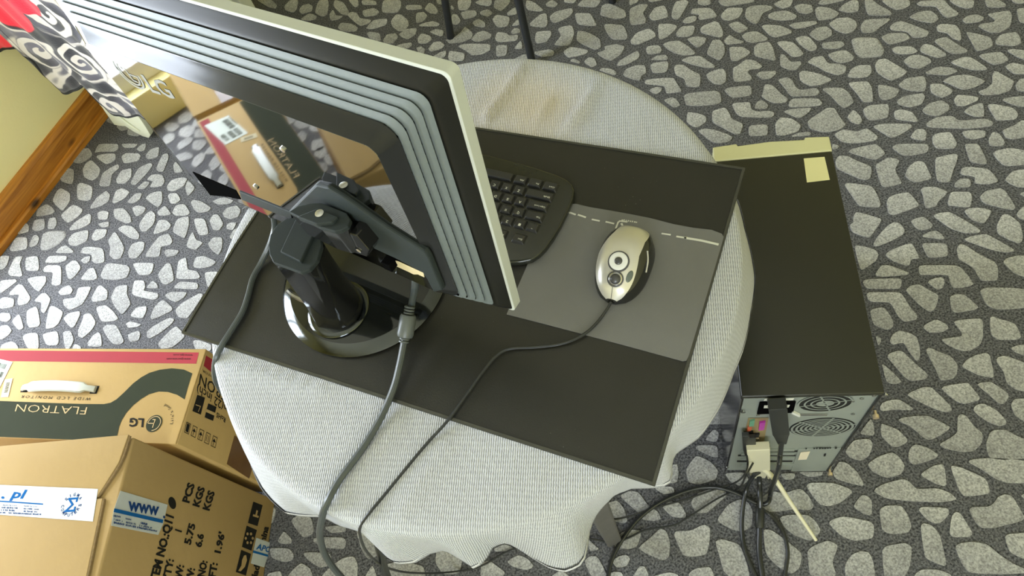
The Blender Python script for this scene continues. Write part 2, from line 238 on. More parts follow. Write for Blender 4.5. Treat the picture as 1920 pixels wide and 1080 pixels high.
(0,480,2.1875): "0 0 9 0 6 9 2 12 0 12;7 14 13 1 20 0 17 7 20 17 17 18 8 17;22 1 33 0 34 10 33 13 22 13;39 5 42 0 58 0 57 4 51 6 39 6;37 12 40 8 53 8 53 24 49 26 44 25 46 14 38 14;56 9 62 4 66 4 70 10 66 16 61 21 58 19;69 4 73 1 78 0 77 5 73 7;69 20 76 11 81 10 84 19 81 21 72 21;86 17 90 8 94 6 110 8 112 12 109 19 99 21 88 20;114 7 118 6 133 6 130 16 119 17;135 16 143 6 147 7 150 21 143 25 139 24;151 19 153 4 160 1 161 12 169 13 172 18 170 20 153 20;166 6 168 1 175 0 186 5 182 9 172 11 166 10;175 14 188 13 181 27 178 27;0 21 14 20 15 22 7 28 0 33;23 20 29 18 40 17 40 23 34 31 30 29;8 32 16 24 20 25 27 36 24 41 16 43 15 39 17 33 9 34;50 31 54 27 60 25 63 29 61 33 52 34;54 37 65 36 67 27 79 26 76 33 71 42 60 47 55 43;78 37 84 26 87 25 93 30 92 38 80 40;95 36 99 27 104 25 110 25 109 33 113 41 106 50 104 50 98 43;113 33 115 21 124 21 125 27 123 30 136 32 136 36 132 38 118 35;125 28 131 21 135 24 136 28;148 28 154 22 170 23 170 29;141 34 146 31 161 31 158 36 151 40 146 38;0 37 5 35 13 37 12 44 0 46;29 39 36 32 40 32 44 37 41 45 38 50 35 47 36 40;150 47 155 41 171 32 175 33 166 47 161 54 153 53;129 52 133 43 140 37 148 44 148 47 136 53 130 55;111 52 117 44 126 43 126 47 123 54;82 44 91 42 97 47 102 54 98 56 87 57;23 47 31 43 33 46 35 58 33 61 25 62 23 57;40 55 43 43 47 43 55 48 51 58 46 62 39 63;54 54 59 49 69 47 69 51 64 61 61 62;0 49 9 49 10 54 6 57 0 56;10 56 17 49 21 62 16 64;67 64 71 55 72 50 78 49 83 57 79 64 71 71 67 69;88 62 92 59 100 59 107 73 104 76 97 76 92 70;108 58 112 56 122 59 118 61 110 62;110 67 119 64 121 67 119 73 112 74 110 71;126 65 132 60 145 53 150 54 148 58 138 66 129 71 126 70;0 60 7 59 11 64 7 69 0 73;19 69 25 66 33 66 34 80 24 80;36 67 50 64 51 74 49 77 40 77;54 65 61 64 64 72 60 80 56 80;75 75 80 68 85 65 87 68 88 78 76 78;135 75 148 62 152 60 160 69 148 79 138 80;2 76 10 73 14 75 17 80 0 80;62 79 65 75 70 78 70 82 62 82;165 73 170 72 182 76 181 82 168 81",
(0,270,2.5): "71 7 74 0 89 0 89 4 86 6 74 6;91 0 104 0 101 3 93 3;53 10 60 4 67 3 70 8 66 12 60 15 55 14;72 10 75 8 87 7 87 12 80 16;91 10 94 7 104 7 106 9 104 13 93 15;102 4 107 0 110 0 109 5 105 6;109 9 113 4 120 2 119 10 111 12;62 19 65 14 69 12 76 19 74 25 69 28 63 25;46 19 49 18 56 19 55 31 45 28;74 32 77 22 83 18 89 15 90 18 84 23 83 32;87 27 91 20 99 18 99 25 94 30 88 30;98 29 104 18 113 14 115 16 110 23 102 31 99 31;117 19 122 8 126 7 127 10 123 21 119 21;130 16 132 13 138 21 131 22;110 27 114 23 122 23 124 28 122 32 112 33 115 28;103 33 109 28 113 29 109 34 104 34;125 32 129 27 137 25 141 26 138 32 130 36 126 35;139 33 141 27 147 33 141 40;58 42 58 31 61 29 70 32 69 41 66 43;39 43 43 35 46 33 53 37 53 43 48 50 46 50;68 47 73 40 80 35 83 38 82 43 76 47 68 49;84 44 87 35 92 33 98 36 94 41 86 45;95 44 102 37 107 37 105 42 100 45;109 41 113 37 122 35 122 44 119 48 114 45;126 39 128 37 133 37 136 42 132 45 128 45;27 55 28 49 35 45 39 47 42 51 38 53;45 54 55 45 63 49 60 54 51 60;52 64 56 59 67 52 69 54 68 60 60 64 53 65;73 52 77 50 82 51 81 57 74 57;85 49 93 48 98 54 99 59 95 60 86 56;99 48 104 46 110 48 108 52 102 55;104 61 110 52 114 50 117 53 116 60 110 66 106 66;118 51 124 46 129 53 124 54 119 54;129 52 132 46 139 45 143 52 140 54 132 54;143 44 145 42 151 43 159 48 156 51 149 52 146 50;159 43 167 40 176 42 173 45 164 46;167 52 170 48 178 46 181 50 179 55 173 57 168 55;73 60 82 58 82 62 77 63;88 64 93 61 100 62 105 68 104 72 98 71;115 67 119 57 125 57 129 61 126 65 116 68;129 66 133 56 142 54 142 61 139 71 136 70;145 56 154 56 157 68 149 69;157 58 160 53 164 53 168 60 165 65 160 65;170 61 173 59 178 59 175 65 170 64;12 66 18 58 22 61 22 66 14 68;24 64 26 57 34 56 34 64 27 66;36 62 37 56 42 55 43 60 41 64 36 64;30 77 32 67 38 65 49 65 50 69 45 75 36 80 31 80;51 72 55 67 67 64 66 73 57 77 52 76;69 69 72 64 81 64 79 70 72 73 69 72;7 79 12 70 21 70 21 79 9 81;22 76 25 69 28 68 30 71 28 76 23 78;81 73 85 67 87 66 94 78 91 86 86 87 82 84 83 78;41 82 46 77 50 76 56 81 54 82;60 82 63 77 78 78 79 89 72 90 69 88 69 83;61 86 66 83 69 84 66 89 61 89;96 81 99 75 106 73 109 74 108 80 103 86 97 86;108 85 114 76 120 69 127 67 130 73 128 76 121 77 120 85;140 76 143 68 145 66 147 72 153 74 147 80 141 78;156 75 160 70 167 70 167 78 164 84 158 79;123 81 126 79 135 80 132 84 125 85",
(780,0,2.5): "0 10 6 9 9 12 6 16 0 18;6 7 10 2 14 4 17 9 15 11 10 10;15 0 19 0 20 4 16 3;26 5 27 4 29 7 27 8;31 2 32 0 42 0 41 5 38 8 32 8;44 2 49 0 57 0 57 3 55 5 48 4;58 6 59 0 71 0 70 3 64 9;68 10 75 5 76 11 69 12;82 5 83 0 89 2 96 8 93 9 84 8;97 3 102 0 107 3 104 6 98 5;111 0 121 0 118 3 111 2;121 4 125 0 139 0 137 4 134 6 122 5;138 11 139 5 142 3 146 3 157 8 158 13 150 15 139 12;2 19 8 17 13 16 18 18 17 20 3 20;26 18 27 11 31 11 34 16 31 19;33 10 38 8 45 8 46 11 44 13 36 15;48 9 54 7 58 10 54 13 48 11;57 15 60 11 71 13 69 20 61 21;42 17 47 14 52 17 52 21 44 20;71 20 77 14 78 19;85 18 93 11 98 10 99 18 97 21 86 20;100 13 104 9 117 6 118 9 115 13 104 18 101 16;119 11 121 10 131 10 134 16 136 20 121 19;141 20 142 18 156 19 159 27 158 30 147 30 143 25;10 24 15 22 21 23 20 28 14 26;22 30 28 29 34 24 37 20 43 25 42 29 35 32 25 33;41 30 45 25 51 23 57 26 56 29 46 32;59 29 61 24 68 25 70 27 77 26 76 31 61 32;71 24 74 21 78 22 78 25 72 26;89 29 90 24 101 23 102 26 98 32 90 33;103 34 109 27 106 22 110 20 117 19 119 25 116 34 110 35;1 29 4 25 11 27 12 30 8 33 2 33;9 37 13 32 18 31 22 34 19 37 11 39;31 35 36 33 56 33 56 38 50 41 42 42 37 38;60 43 60 34 69 34 68 42;73 37 79 30 80 37;120 31 121 23 128 24 138 29 139 36 134 38;89 39 101 37 104 39 103 42 95 43 89 41;110 39 116 35 130 38 127 41 114 44;135 40 142 38 141 35 150 33 157 35 154 41 147 46 142 45;24 43 25 38 37 40 36 46 25 46;12 43 19 39 23 38 22 43 16 45;0 36 4 35 7 37 6 41 2 40;150 50 152 46 166 38 168 41 167 44 158 49;126 46 130 43 134 44 136 49 132 51 127 48;115 46 118 44 124 47 122 48;155 56 157 52 165 49 172 49 173 55 169 57 168 61 163 60 157 58;137 53 140 51 147 52 151 55 149 57",
(480,0,2.5): "0 0 12 0 16 4 15 7 10 6;21 5 26 0 32 0 31 7 28 10 22 8;32 8 35 4 40 3 43 5 42 9 34 11;44 10 46 3 48 0 55 0 54 11 50 13;58 5 59 0 66 2 70 9 69 12 64 11;69 0 77 0 77 5 74 6;79 1 82 0 90 1 91 4 80 4;80 8 89 6 93 9 90 12 82 13 80 11;94 10 95 0 109 0 109 6 106 10;112 6 113 4 124 4 125 7 114 8;33 15 40 10 46 12 45 15 40 16;55 11 58 7 60 12 66 12 62 15 56 16;68 11 72 9 76 10 78 14 87 15 85 18 78 20 72 15;82 22 88 15 99 14 98 19 88 22;101 16 105 11 109 11 114 15 115 19 112 23 107 24 102 20;115 17 119 10 125 9 129 12 129 15 121 18;61 21 64 17 72 18 77 21 75 24 65 24;83 25 86 24 93 25 94 31 90 31 85 29;95 31 98 26 105 25 107 28 103 33 97 33;107 26 112 22 121 21 120 26 114 30 109 28;104 35 110 33 117 32 117 35 112 37",
}
# ---------------------------------------------------------------- setting
m_wall = mat('pale_yellow_paint', (0.90, 0.83, 0.43), 0.85, noise=0.05, nscale=6, bump=0.15, bscale=120)
m_ceil = mat('ceiling_paint', (0.87, 0.84, 0.68), 0.9, noise=0.03, nscale=5)
m_frame = mat('white_window_frame', (0.75, 0.76, 0.74), 0.35, noise=0.03)
def struct(mb, name, m, **k):
    o = mb.build(name, m, **k); o['kind'] = 'structure'; return o
# wall with the tall window opening
w = MB()
T = -0.30
def RF(s, d, z): return RM(s, d, z)
for sr, zr in (((ROOM_S0 - 0.3, WIN_S0), (0, ROOM_H)), ((WIN_S1, ROOM_S1 + 0.3), (0, ROOM_H)), ((WIN_S0, WIN_S1), (0, WIN_Z0)), ((WIN_S0, WIN_S1), (WIN_Z1, ROOM_H))):
    w.box(RF, sr, (T, 0), zr)
struct(w, 'wall_left', m_wall)
w = MB()
for dr, zr in (((0, FILL_D0), (0, ROOM_H)), ((FILL_D1, ROOM_D), (0, ROOM_H)), ((FILL_D0, FILL_D1), (0, FILL_Z0)), ((FILL_D0, FILL_D1), (FILL_Z1, ROOM_H))):
    w.box(RF, (ROOM_S0 - 0.3, ROOM_S0), dr, zr)
struct(w, 'wall_back', m_wall)
struct(MB().box(RF, (ROOM_S1, ROOM_S1 + 0.2), (0, ROOM_D), (0, ROOM_H)), 'wall_front', m_wall)
struct(MB().box(RF, (ROOM_S0 - 0.3, ROOM_S1 + 0.2), (ROOM_D, ROOM_D + 0.2), (0, ROOM_H)), 'wall_right', m_wall)
struct(MB().box(RF, (ROOM_S0 - 0.3, ROOM_S1 + 0.3), (T, ROOM_D + 0.2), (ROOM_H, ROOM_H + 0.2)), 'ceiling', m_ceil)
m_glass = bpy.data.materials.new('window_glass'); m_glass.use_nodes = True
_n, _l, _b = nodes(m_glass); _n.remove(_b)
_o = _n['Material Output']; _t = _n.new('ShaderNodeBsdfTransparent'); _g = _n.new('ShaderNodeBsdfGlossy'); _g.inputs['Roughness'].default_value = 0.02
_x = _n.new('ShaderNodeMixShader'); _x.inputs[0].default_value = 0.06
_l.new(_t.outputs[0], _x.inputs[1]); _l.new(_g.outputs[0], _x.inputs[2]); _l.new(_x.outputs[0], _o.inputs[0])
def window(name, F, a0, a1, z0, z1, mull):
    """F(a, depth, z): frame bars, one mullion and panes"""
    f = MB(); t = 0.07; dd = (-0.12, -0.05)
    for ar, zr in (((a0, a0 + t), (z0, z1)), ((a1 - t, a1), (z0, z1)), ((a0 + t, a1 - t), (z0, z0 + t)), ((a0 + t, a1 - t), (z1 - t, z1)), ((mull - t / 2, mull + t / 2), (z0 + t, z1 - t))):
        f.box(F, ar, dd, zr)
    o = struct(f, name, m_frame, bevel=0.004)
    for ar in ((a0 + t, mull - t / 2), (mull + t / 2, a1 - t)):
        MB().box(F, ar, (-0.088, -0.082), (z0 + t, z1 - t)).build('pane', m_glass, o)
    return o
window('window_1', RF, WIN_S0, WIN_S1, WIN_Z0, WIN_Z1, (WIN_S0 + WIN_S1) / 2)
window('fill_window', lambda a, d, z: RM(ROOM_S0 + d, a, z), FILL_D0, FILL_D1, FILL_Z0, FILL_Z1, (FILL_D0 + FILL_D1) / 2)  # frame and panes of the added, unseen fill window

# varnished pine skirting board, two steps
m_wood = bpy.data.materials.new('varnished_pine'); m_wood.use_nodes = True
n, l, b = nodes(m_wood)
tc = n.new('ShaderNodeTexCoord'); mp = n.new('ShaderNodeMapping')
mp0 = n.new('ShaderNodeMapping'); mp0.inputs['Rotation'].default_value = (0, 0, -WYAW); l.new(tc.outputs['Object'], mp0.inputs['Vector'])
mp.inputs['Scale'].default_value = (1.3, 22, 22)
l.new(mp0.outputs[0], mp.inputs['Vector'])
nz = n.new('ShaderNodeTexNoise'); nz.inputs['Scale'].default_value = 3.5; nz.inputs['Detail'].default_value = 6; nz.inputs['Distortion'].default_value = 0.6
l.new(mp.outputs[0], nz.inputs['Vector'])
cr = n.new('ShaderNodeValToRGB'); cr.color_ramp.elements[0].position = 0.3; cr.color_ramp.elements[0].color = (0.28, 0.095, 0.009, 1)
cr.color_ramp.elements[1].position = 0.72; cr.color_ramp.elements[1].color = (0.66, 0.29, 0.040, 1)
l.new(nz.outputs['Fac'], cr.inputs['Fac'])
# knots
mp2 = n.new('ShaderNodeMapping'); mp2.inputs['Scale'].default_value = (5.0, 11, 11); l.new(mp0.outputs[0], mp2.inputs['Vector'])
vo = n.new('ShaderNodeTexVoronoi'); vo.inputs['Scale'].default_value = 1.0; l.new(mp2.outputs[0], vo.inputs['Vector'])
k = n.new('ShaderNodeMapRange'); k.inputs['From Min'].default_value = 0.05; k.inputs['From Max'].default_value = 0.14; l.new(vo.outputs['Distance'], k.inputs['Value'])
mx = n.new('ShaderNodeMix'); mx.data_type = 'RGBA'; mx.inputs['A'].default_value = (0.05, 0.018, 0.004, 1)
l.new(k.outputs[0], mx.inputs['Factor']); l.new(cr.outputs[0], mx.inputs['B']); l.new(mx.outputs['Result'], b.inputs['Base Color'])
b.inputs['Roughness'].default_value = 0.3
bb = MB()
prof = [(0, 0), (0.034, 0), (0.034, 0.016), (0.030, 0.022), (0.019, 0.024), (0.019, 0.083), (0.014, 0.094), (0.008, 0.0975), (0, 0.0975)]
bb.loft([[RM(WIN_S1 + 0.02, d, z) for d, z in prof], [RM(ROOM_S1, d, z) for d, z in prof]])
struct(bb, 'baseboard_left', m_wood)

# carpet: dark ground with printed cobble stones (short pile, every stone a shade proud)
m_ground = bpy.data.materials.new('carpet_ground'); m_ground.use_nodes = True
n, l, b = nodes(m_ground)
tc = n.new('ShaderNodeTexCoord')
nz = n.new('ShaderNodeTexNoise'); nz.inputs['Scale'].default_value = 260; nz.inputs['Detail'].default_value = 3; l.new(tc.outputs['Object'], nz.inputs['Vector'])
cr = n.new('ShaderNodeValToRGB'); cr.color_ramp.elements[0].position = 0.34; cr.color_ramp.elements[0].color = (0.040, 0.041, 0.045, 1)
cr.color_ramp.elements[1].position = 0.70; cr.color_ramp.elements[1].color = (0.200, 0.200, 0.212, 1)
l.new(nz.outputs['Fac'], cr.inputs['Fac']); l.new(cr.outputs[0], b.inputs['Base Color'])
b.inputs['Roughness'].default_value = 0.95; b.inputs['Specular IOR Level'].default_value = 0.1
bp = n.new('ShaderNodeBump'); bp.inputs['Strength'].default_value = 0.5; bp.inputs['Distance'].default_value = 0.003
l.new(nz.outputs['Fac'], bp.inputs['Height']); l.new(bp.outputs[0], b.inputs['Normal'])
m_stone = bpy.data.materials.new('carpet_stone_print'); m_stone.use_nodes = True
n, l, b = nodes(m_stone)
at = n.new('ShaderNodeAttribute'); at.attribute_name = 'print'
tc = n.new('ShaderNodeTexCoord')
nz = n.new('ShaderNodeTexNoise'); nz.inputs['Scale'].default_value = 300; nz.inputs['Detail'].default_value = 3; l.new(tc.outputs['Object'], nz.inputs['Vector'])
nz2 = n.new('ShaderNodeTexNoise'); nz2.inputs['Scale'].default_value = 25; l.new(tc.outputs['Object'], nz2.inputs['Vector'])
mr = n.new('ShaderNodeMapRange'); mr.inputs['From Min'].default_value = 0.3; mr.inputs['From Max'].default_value = 0.7; mr.inputs['To Min'].default_value = 0.52; mr.inputs['To Max'].default_value = 1.32; l.new(nz.outputs['Fac'], mr.inputs['Value'])
mr2 = n.new('ShaderNodeMapRange'); mr2.inputs['To Min'].default_value = 0.82; mr2.inputs['To Max'].default_value = 1.18; l.new(nz2.outputs['Fac'], mr2.inputs['Value'])
m1 = n.new('ShaderNodeMath'); m1.operation = 'MULTIPLY'; l.new(mr.outputs[0], m1.inputs[0]); l.new(mr2.outputs[0], m1.inputs[1])
m2 = n.new('ShaderNodeMath'); m2.operation = 'MULTIPLY'; l.new(m1.outputs[0], m2.inputs[0]); l.new(at.outputs['Fac'], m2.inputs[1])
cr = n.new('ShaderNodeValToRGB'); cr.color_ramp.elements[0].color = (0.02, 0.02, 0.022, 1); cr.color_ramp.elements[1].color = (0.60, 0.60, 0.595, 1)
l.new(m2.outputs[0], cr.inputs['Fac']); l.new(cr.outputs[0], b.inputs['Base Color'])
b.inputs['Roughness'].default_value = 0.95; b.inputs['Specular IOR Level'].default_value = 0.1
bp = n.new('ShaderNodeBump'); bp.inputs['Strength'].default_value = 0.4; bp.inputs['Distance'].default_value = 0.003
l.new(nz.outputs['Fac'], bp.inputs['Height']); l.new(bp.outputs[0], b.inputs['Normal'])

fl = MB().box(RF, (ROOM_S0 - 0.3, ROOM_S1 + 0.2), (T, ROOM_D + 0.2), (-0.1, 0))
floor = struct(fl, 'floor', m_ground, origin=(0, 0, 0))
def chaikin(P, it=2, q=0.15):
    for _ in range(it):
        R = []
        for i in range(len(P)):
            a, c = P[i], P[(i + 1) % len(P)]
            R += [a.lerp(c, q), a.lerp(c, 1 - q)]
        P = R; q = 0.25
    return P
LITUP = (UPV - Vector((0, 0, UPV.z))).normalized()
def stone_geo(P0, tone, shrink=1.0):
    """rings of one printed stone: rim on the ground, crown 3 mm proud; print = tone of the printed drawing"""
    P = chaikin([p for p in P0], 2)
    # drop near duplicate points
    Q = [P[0]]
    for p in P[1:]:
        if (p - Q[-1]).length > 0.0025: Q.append(p)
    if (Q[0] - Q[-1]).length < 0.0025: Q.pop()
    P = Q; n = len(P)
    c = sum(P, Vector((0, 0, 0))) / n
    R = max((p - c).length for p in P)
    ins = []
    area = sum(P[i].x * P[(i + 1) % n].y - P[(i + 1) % n].x * P[i].y for i in range(n))
    sg = 1 if area > 0 else -1
    for i in range(n):
        t = (P[(i + 1) % n] - P[i - 1]); t.normalize()
        ins.append(Vector((-t.y, t.x, 0)) * sg)
    # how far the rim may move inwards at each corner (a third of the stone's width there)
    hw = []
    for i in range(n):
        p, d = P[i], ins[i]; best = 1.0
        for k in range(n):
            if k in (i, (i - 1) % n): continue
            q, e = P[k], P[(k + 1) % n] - P[k]
            den = d.x * e.y - d.y * e.x
            if abs(den) < 1e-12: continue
            w = q - p; t = (w.x * e.y - w.y * e.x) / den; u = (w.x * d.y - w.y * d.x) / den
            if t > 1e-6 and -0.01 <= u <= 1.01: best = min(best, t)
        hw.append(best)
    hw = [0.30 * shrink * min(hw[(i + k) % n] for k in (-2, -1, 0, 1, 2)) for i in range(n)]
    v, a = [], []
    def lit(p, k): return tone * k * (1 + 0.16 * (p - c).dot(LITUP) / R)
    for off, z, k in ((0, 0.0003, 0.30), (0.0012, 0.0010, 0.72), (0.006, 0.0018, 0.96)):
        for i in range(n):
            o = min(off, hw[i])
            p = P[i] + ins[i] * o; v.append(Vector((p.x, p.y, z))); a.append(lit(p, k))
    f = []
    for r in range(2):
        for i in range(n):
            j = (i + 1) % n; f.append((r * n + i, r * n + j, (r + 1) * n + j, (r + 1) * n + i))
    for t in tessellate_polygon([[Vector(((p.x - c.x) * 200, (p.y - c.y) * 200, 0)) for p in v[2 * n:]]]):
        f.append(tuple(2 * n + i for i in t))
    ta = sum(abs((v[b_] - v[a_]).cross(v[c_] - v[a_]).z) / 2 for a_, b_, c_ in f[2 * n:])
    if shrink > 0.1 and abs(ta - abs(area) / 2) > 0.30 * abs(area) / 2: return stone_geo(P0, tone, 0.05)
    g = []
    for q in f:                      # every face looks up
        s_ = sum(v[q[i]].x * v[q[(i + 1) % len(q)]].y - v[q[(i + 1) % len(q)]].x * v[q[i]].y for i in range(len(q)))
        g.append(q if s_ > 0 else tuple(reversed(q)))
    f = g
    return v, f, a
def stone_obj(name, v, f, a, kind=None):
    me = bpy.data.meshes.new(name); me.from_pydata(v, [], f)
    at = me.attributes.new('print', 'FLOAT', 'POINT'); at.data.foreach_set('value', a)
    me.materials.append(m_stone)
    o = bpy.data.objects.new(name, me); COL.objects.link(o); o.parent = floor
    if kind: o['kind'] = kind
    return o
stones = []; centres = []
for (ox, oy, k), txt in STONES.items():
    for st in txt.split(';'):
        q = [float(x) for x in st.split()]
        P = [U(ox + q[i] * k, oy + q[i + 1] * k, 0.0) for i in range(0, len(q), 2)]
        c = sum(P, Vector((0, 0, 0))) / len(P)
        pa = abs(sum(q[i] * q[(i + 3) % len(q)] - q[(i + 2) % len(q)] * q[i + 1] for i in range(0, len(q), 2))) * k * k / 2
        r = max((p - c).length for p in P)
        if any((c - c2).length < 0.4 * min(r, r2) for c2, r2 in centres): continue
        stones.append((pa, P)); centres.append((c, r))
stones.sort(key=lambda s: -s[0])
mv, mf, ma = [], [], []
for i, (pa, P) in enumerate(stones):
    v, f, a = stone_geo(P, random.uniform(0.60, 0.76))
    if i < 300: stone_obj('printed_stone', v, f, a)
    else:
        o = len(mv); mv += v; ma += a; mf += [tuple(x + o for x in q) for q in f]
# the pattern goes on beyond and under what stands on the carpet
g = 0.058
for i in range(-60, 60):
    for j in range(-60, 60):
        x = (i + 0.5 * (j & 1)) * g * 1.12 + random.uniform(-0.016, 0.016); y = j * g + random.uniform(-0.016, 0.016)
        s = (Vector((x, y, 0)) - Vector((WX, WY, 0)))
        if not (0.05 < s.dot(EN) < ROOM_D - 0.05 and ROOM_S0 + 0.05 < s.dot(ES) < ROOM_S1 - 0.05): continue
        if x * x + (y - 0.8) ** 2 > 2.2 ** 2: continue
        p = Vector((x, y, 0))
        if any((p - c).length < r + 0.024 for c, r in centres): continue
        nn = random.choice((5, 5, 6, 6, 7)); ph = random.uniform(0, 6.28); el = random.uniform(0.62, 0.95); ea = random.gauss(-0.4, 0.5)
        P = []
        for q in range(nn):
            t = ph + (q + random.uniform(-0.25, 0.25)) * 2 * math.pi / nn
            P.append(p + rot2(ea, math.cos(t) * 0.036 * random.uniform(0.80, 1.12), math.sin(t) * 0.034 * el))
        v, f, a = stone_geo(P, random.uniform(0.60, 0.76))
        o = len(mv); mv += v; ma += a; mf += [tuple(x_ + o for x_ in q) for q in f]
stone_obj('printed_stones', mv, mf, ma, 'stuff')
# ---------------------------------------------------------------- round table, cloth, desk mat
TC = Vector((-0.0442, 0.5210, 0)); TR = 0.3439; HT = 0.7141     # table centre, radius and height of the cloth
m_greywood = mat('grey_painted_wood', (0.12, 0.115, 0.11), 0.6, noise=0.4, nscale=30)
m_top = mat('table_top_wood', (0.30, 0.20, 0.11), 0.5, noise=0.3, nscale=12)
table = empty('round_table', TC, 'small round table with grey wooden legs hidden under a white cloth', 'table')
MB().disc(TC + Vector((0, 0, HT - 0.028)), Vector((1, 0, 0)), Vector((0, 1, 0)), [(TR - 0.012, 0), (TR - 0.006, 0.004), (TR - 0.006, 0.022), (TR - 0.012, 0.0255)], 96).build('table_top', m_top, table, smooth=True)
for a in (-1.45, 0.12, 1.69, 3.26):
    c = TC + Vector((math.cos(a), math.sin(a), 0)) * 0.262
    X = Vector((math.cos(a), math.sin(a), 0)); Y = Vector((-math.sin(a), math.cos(a), 0))
    rings = []
    for z, h in ((0.0, 0.012), (0.012, 0.015), (0.45, 0.019), (HT - 0.026, 0.024)):
        rings.append([c + X * (sx * h) + Y * (sy * h) + Vector((0, 0, z)) for sx, sy in ((-1, -1), (1, -1), (1, 1), (-1, 1))])
    MB().loft(rings).build('leg', m_greywood, table, bevel=0.004)
MB().disc(TC + Vector((0, 0, 0.30)), Vector((1, 0, 0)), Vector((0, 1, 0)), [(0.0, 0), (0.24, 0), (0.24, 0.018), (0.0, 0.018)], 48).build('shelf', m_greywood, table, smooth=True)

# white woven cloth
m_cloth = bpy.data.materials.new('white_woven_cloth'); m_cloth.use_nodes = True
n, l, b = nodes(m_cloth)
tc = n.new('ShaderNodeTexCoord'); mp = n.new('ShaderNodeMapping'); mp.inputs['Rotation'].default_value = (0, 0, 0.42); l.new(tc.outputs['UV'], mp.inputs['Vector'])
wv = n.new('ShaderNodeTexWave'); wv.wave_type = 'BANDS'; wv.bands_direction = 'X'; wv.inputs['Scale'].default_value = 125; wv.inputs['Distortion'].default_value = 1.6; wv.inputs['Detail'].default_value = 1; wv.inputs['Detail Scale'].default_value = 3.0
l.new(mp.outputs[0], wv.inputs['Vector'])
wv2 = n.new('ShaderNodeTexWave'); wv2.wave_type = 'BANDS'; wv2.bands_direction = 'Y'; wv2.inputs['Scale'].default_value = 52; wv2.inputs['Distortion'].default_value = 2.5; l.new(mp.outputs[0], wv2.inputs['Vector'])
mu = n.new('ShaderNodeMath'); mu.operation = 'MULTIPLY_ADD'; mu.inputs[1].default_value = 0.2; l.new(wv2.outputs['Fac'], mu.inputs[0]); l.new(wv.outputs['Fac'], mu.inputs[2])
cr = n.new('ShaderNodeValToRGB'); cr.color_ramp.elements[0].position = 0.15; cr.color_ramp.elements[0].color = (0.27, 0.28, 0.30, 1); cr.color_ramp.elements[1].position = 0.75; cr.color_ramp.elements[1].color = (0.56, 0.57, 0.60, 1)
l.new(mu.outputs[0], cr.inputs['Fac'])
# ochre patch near the monitor, fading outwards
nz = n.new('ShaderNodeTexNoise'); nz.inputs['Scale'].default_value = 9; l.new(tc.outputs['UV'], nz.inputs['Vector'])
vm = n.new('ShaderNodeVectorMath'); vm.operation = 'DISTANCE'; vm.inputs[1].default_value = tuple(U(975, 215, HT) - TC)[:2] + (0,); l.new(tc.outputs['UV'], vm.inputs[0])
st = n.new('ShaderNodeMapRange'); st.inputs['From Min'].default_value = 0.02; st.inputs['From Max'].default_value = 0.11; st.inputs['To Min'].default_value = 0.75; st.inputs['To Max'].default_value = 0.0; l.new(vm.outputs['Value'], st.inputs['Value'])
sm = n.new('ShaderNodeMath'); sm.operation = 'MULTIPLY'; l.new(st.outputs[0], sm.inputs[0]); l.new(nz.outputs['Fac'], sm.inputs[1])
mx = n.new('ShaderNodeMix'); mx.data_type = 'RGBA'; mx.inputs['B'].default_value = (0.62, 0.45, 0.16, 1)
l.new(sm.outputs[0], mx.inputs['Factor']); l.new(cr.outputs[0], mx.inputs['A']); l.new(mx.outputs['Result'], b.inputs['Base Color'])
b.inputs['Roughness'].default_value = 0.8; b.inputs['Specular IOR Level'].default_value = 0.25; b.inputs['Sheen Weight'].default_value = 0.15
bp = n.new('ShaderNodeBump'); bp.inputs['Strength'].default_value = 0.55; bp.inputs['Distance'].default_value = 0.0015
l.new(mu.outputs[0], bp.inputs['Height']); l.new(bp.outputs[0], b.inputs['Normal'])

HEM = [(497, 918), (515, 940), (540, 962), (570, 967), (605, 968), (640, 985), (665, 992), (700, 1003), (715, 1018), (725, 1044), (745, 1056), (778, 1054), (808, 1036), (835, 1030), (862, 1046), (890, 1066), (908, 1052), (922, 1026), (942, 1016), (960, 1020), (980, 1032), (1003, 1048), (1035, 1066), (1060, 1071), (1085, 1062), (1100, 1040), (1102, 1005), (1112, 972), (1128, 950), (1152, 926), (1185, 914), (1235, 913), (1254, 908), (1259, 892), (1258, 866), (1268, 848), (1312, 818), (1346, 768), (1374, 700), (1391, 660), (1406, 590), (1414, 530), (1406, 478), (1396, 440), (1383, 385)]
hem = []
for x, y in HEM:
    q = U(x, y, HT - 0.105) - TC
    hem.append((math.atan2(q.y, q.x), math.hypot(q.x, q.y)))
for k in range(1, len(hem)):                     # unwrap
    a, r = hem[k]
    while a < hem[k - 1][0] - math.pi: a += 2 * math.pi
    while a > hem[k - 1][0] + math.pi: a -= 2 * math.pi
    hem[k] = (a, r)
hem.sort()
def hem_r(a):
    a0, a1 = hem[0][0], hem[-1][0]
    while a < a0: a += 2 * math.pi
    while a >= a0 + 2 * math.pi: a -= 2 * math.pi
    if a > a1:
        t = (a - a1) / (a0 + 2 * math.pi - a1)
        w = min(1, 6 * t, 6 * (1 - t))
        base = hem[-1][1] * (1 - t) + hem[0][1] * t
        return base * (1 - w) + w * (TR + 0.006 + 0.008 * math.sin(a * 13))
    for (b0, r0), (b1, r1) in zip(hem, hem[1:]):
        if b0 <= a <= b1: return r0 + (r1 - r0) * ((a - b0) / (b1 - b0) if b1 > b0 else 0)
    return TR
NA = 288
creases = [((992, 112), (912, 222), 0.0035), ((1030, 190), (1008, 226), 0.0022), ((1120, 160), (1062, 240), 0.003), ((1110, 185), (1075, 235), 0.0022), ((750, 780), (640, 930), 0.0022), ((840, 830), (720, 1000), 0.0015), ((440, 690), (620, 730), 0.0030)]
creases = [(U(*a, HT), U(*c, HT), h) for a, c, h in creases]
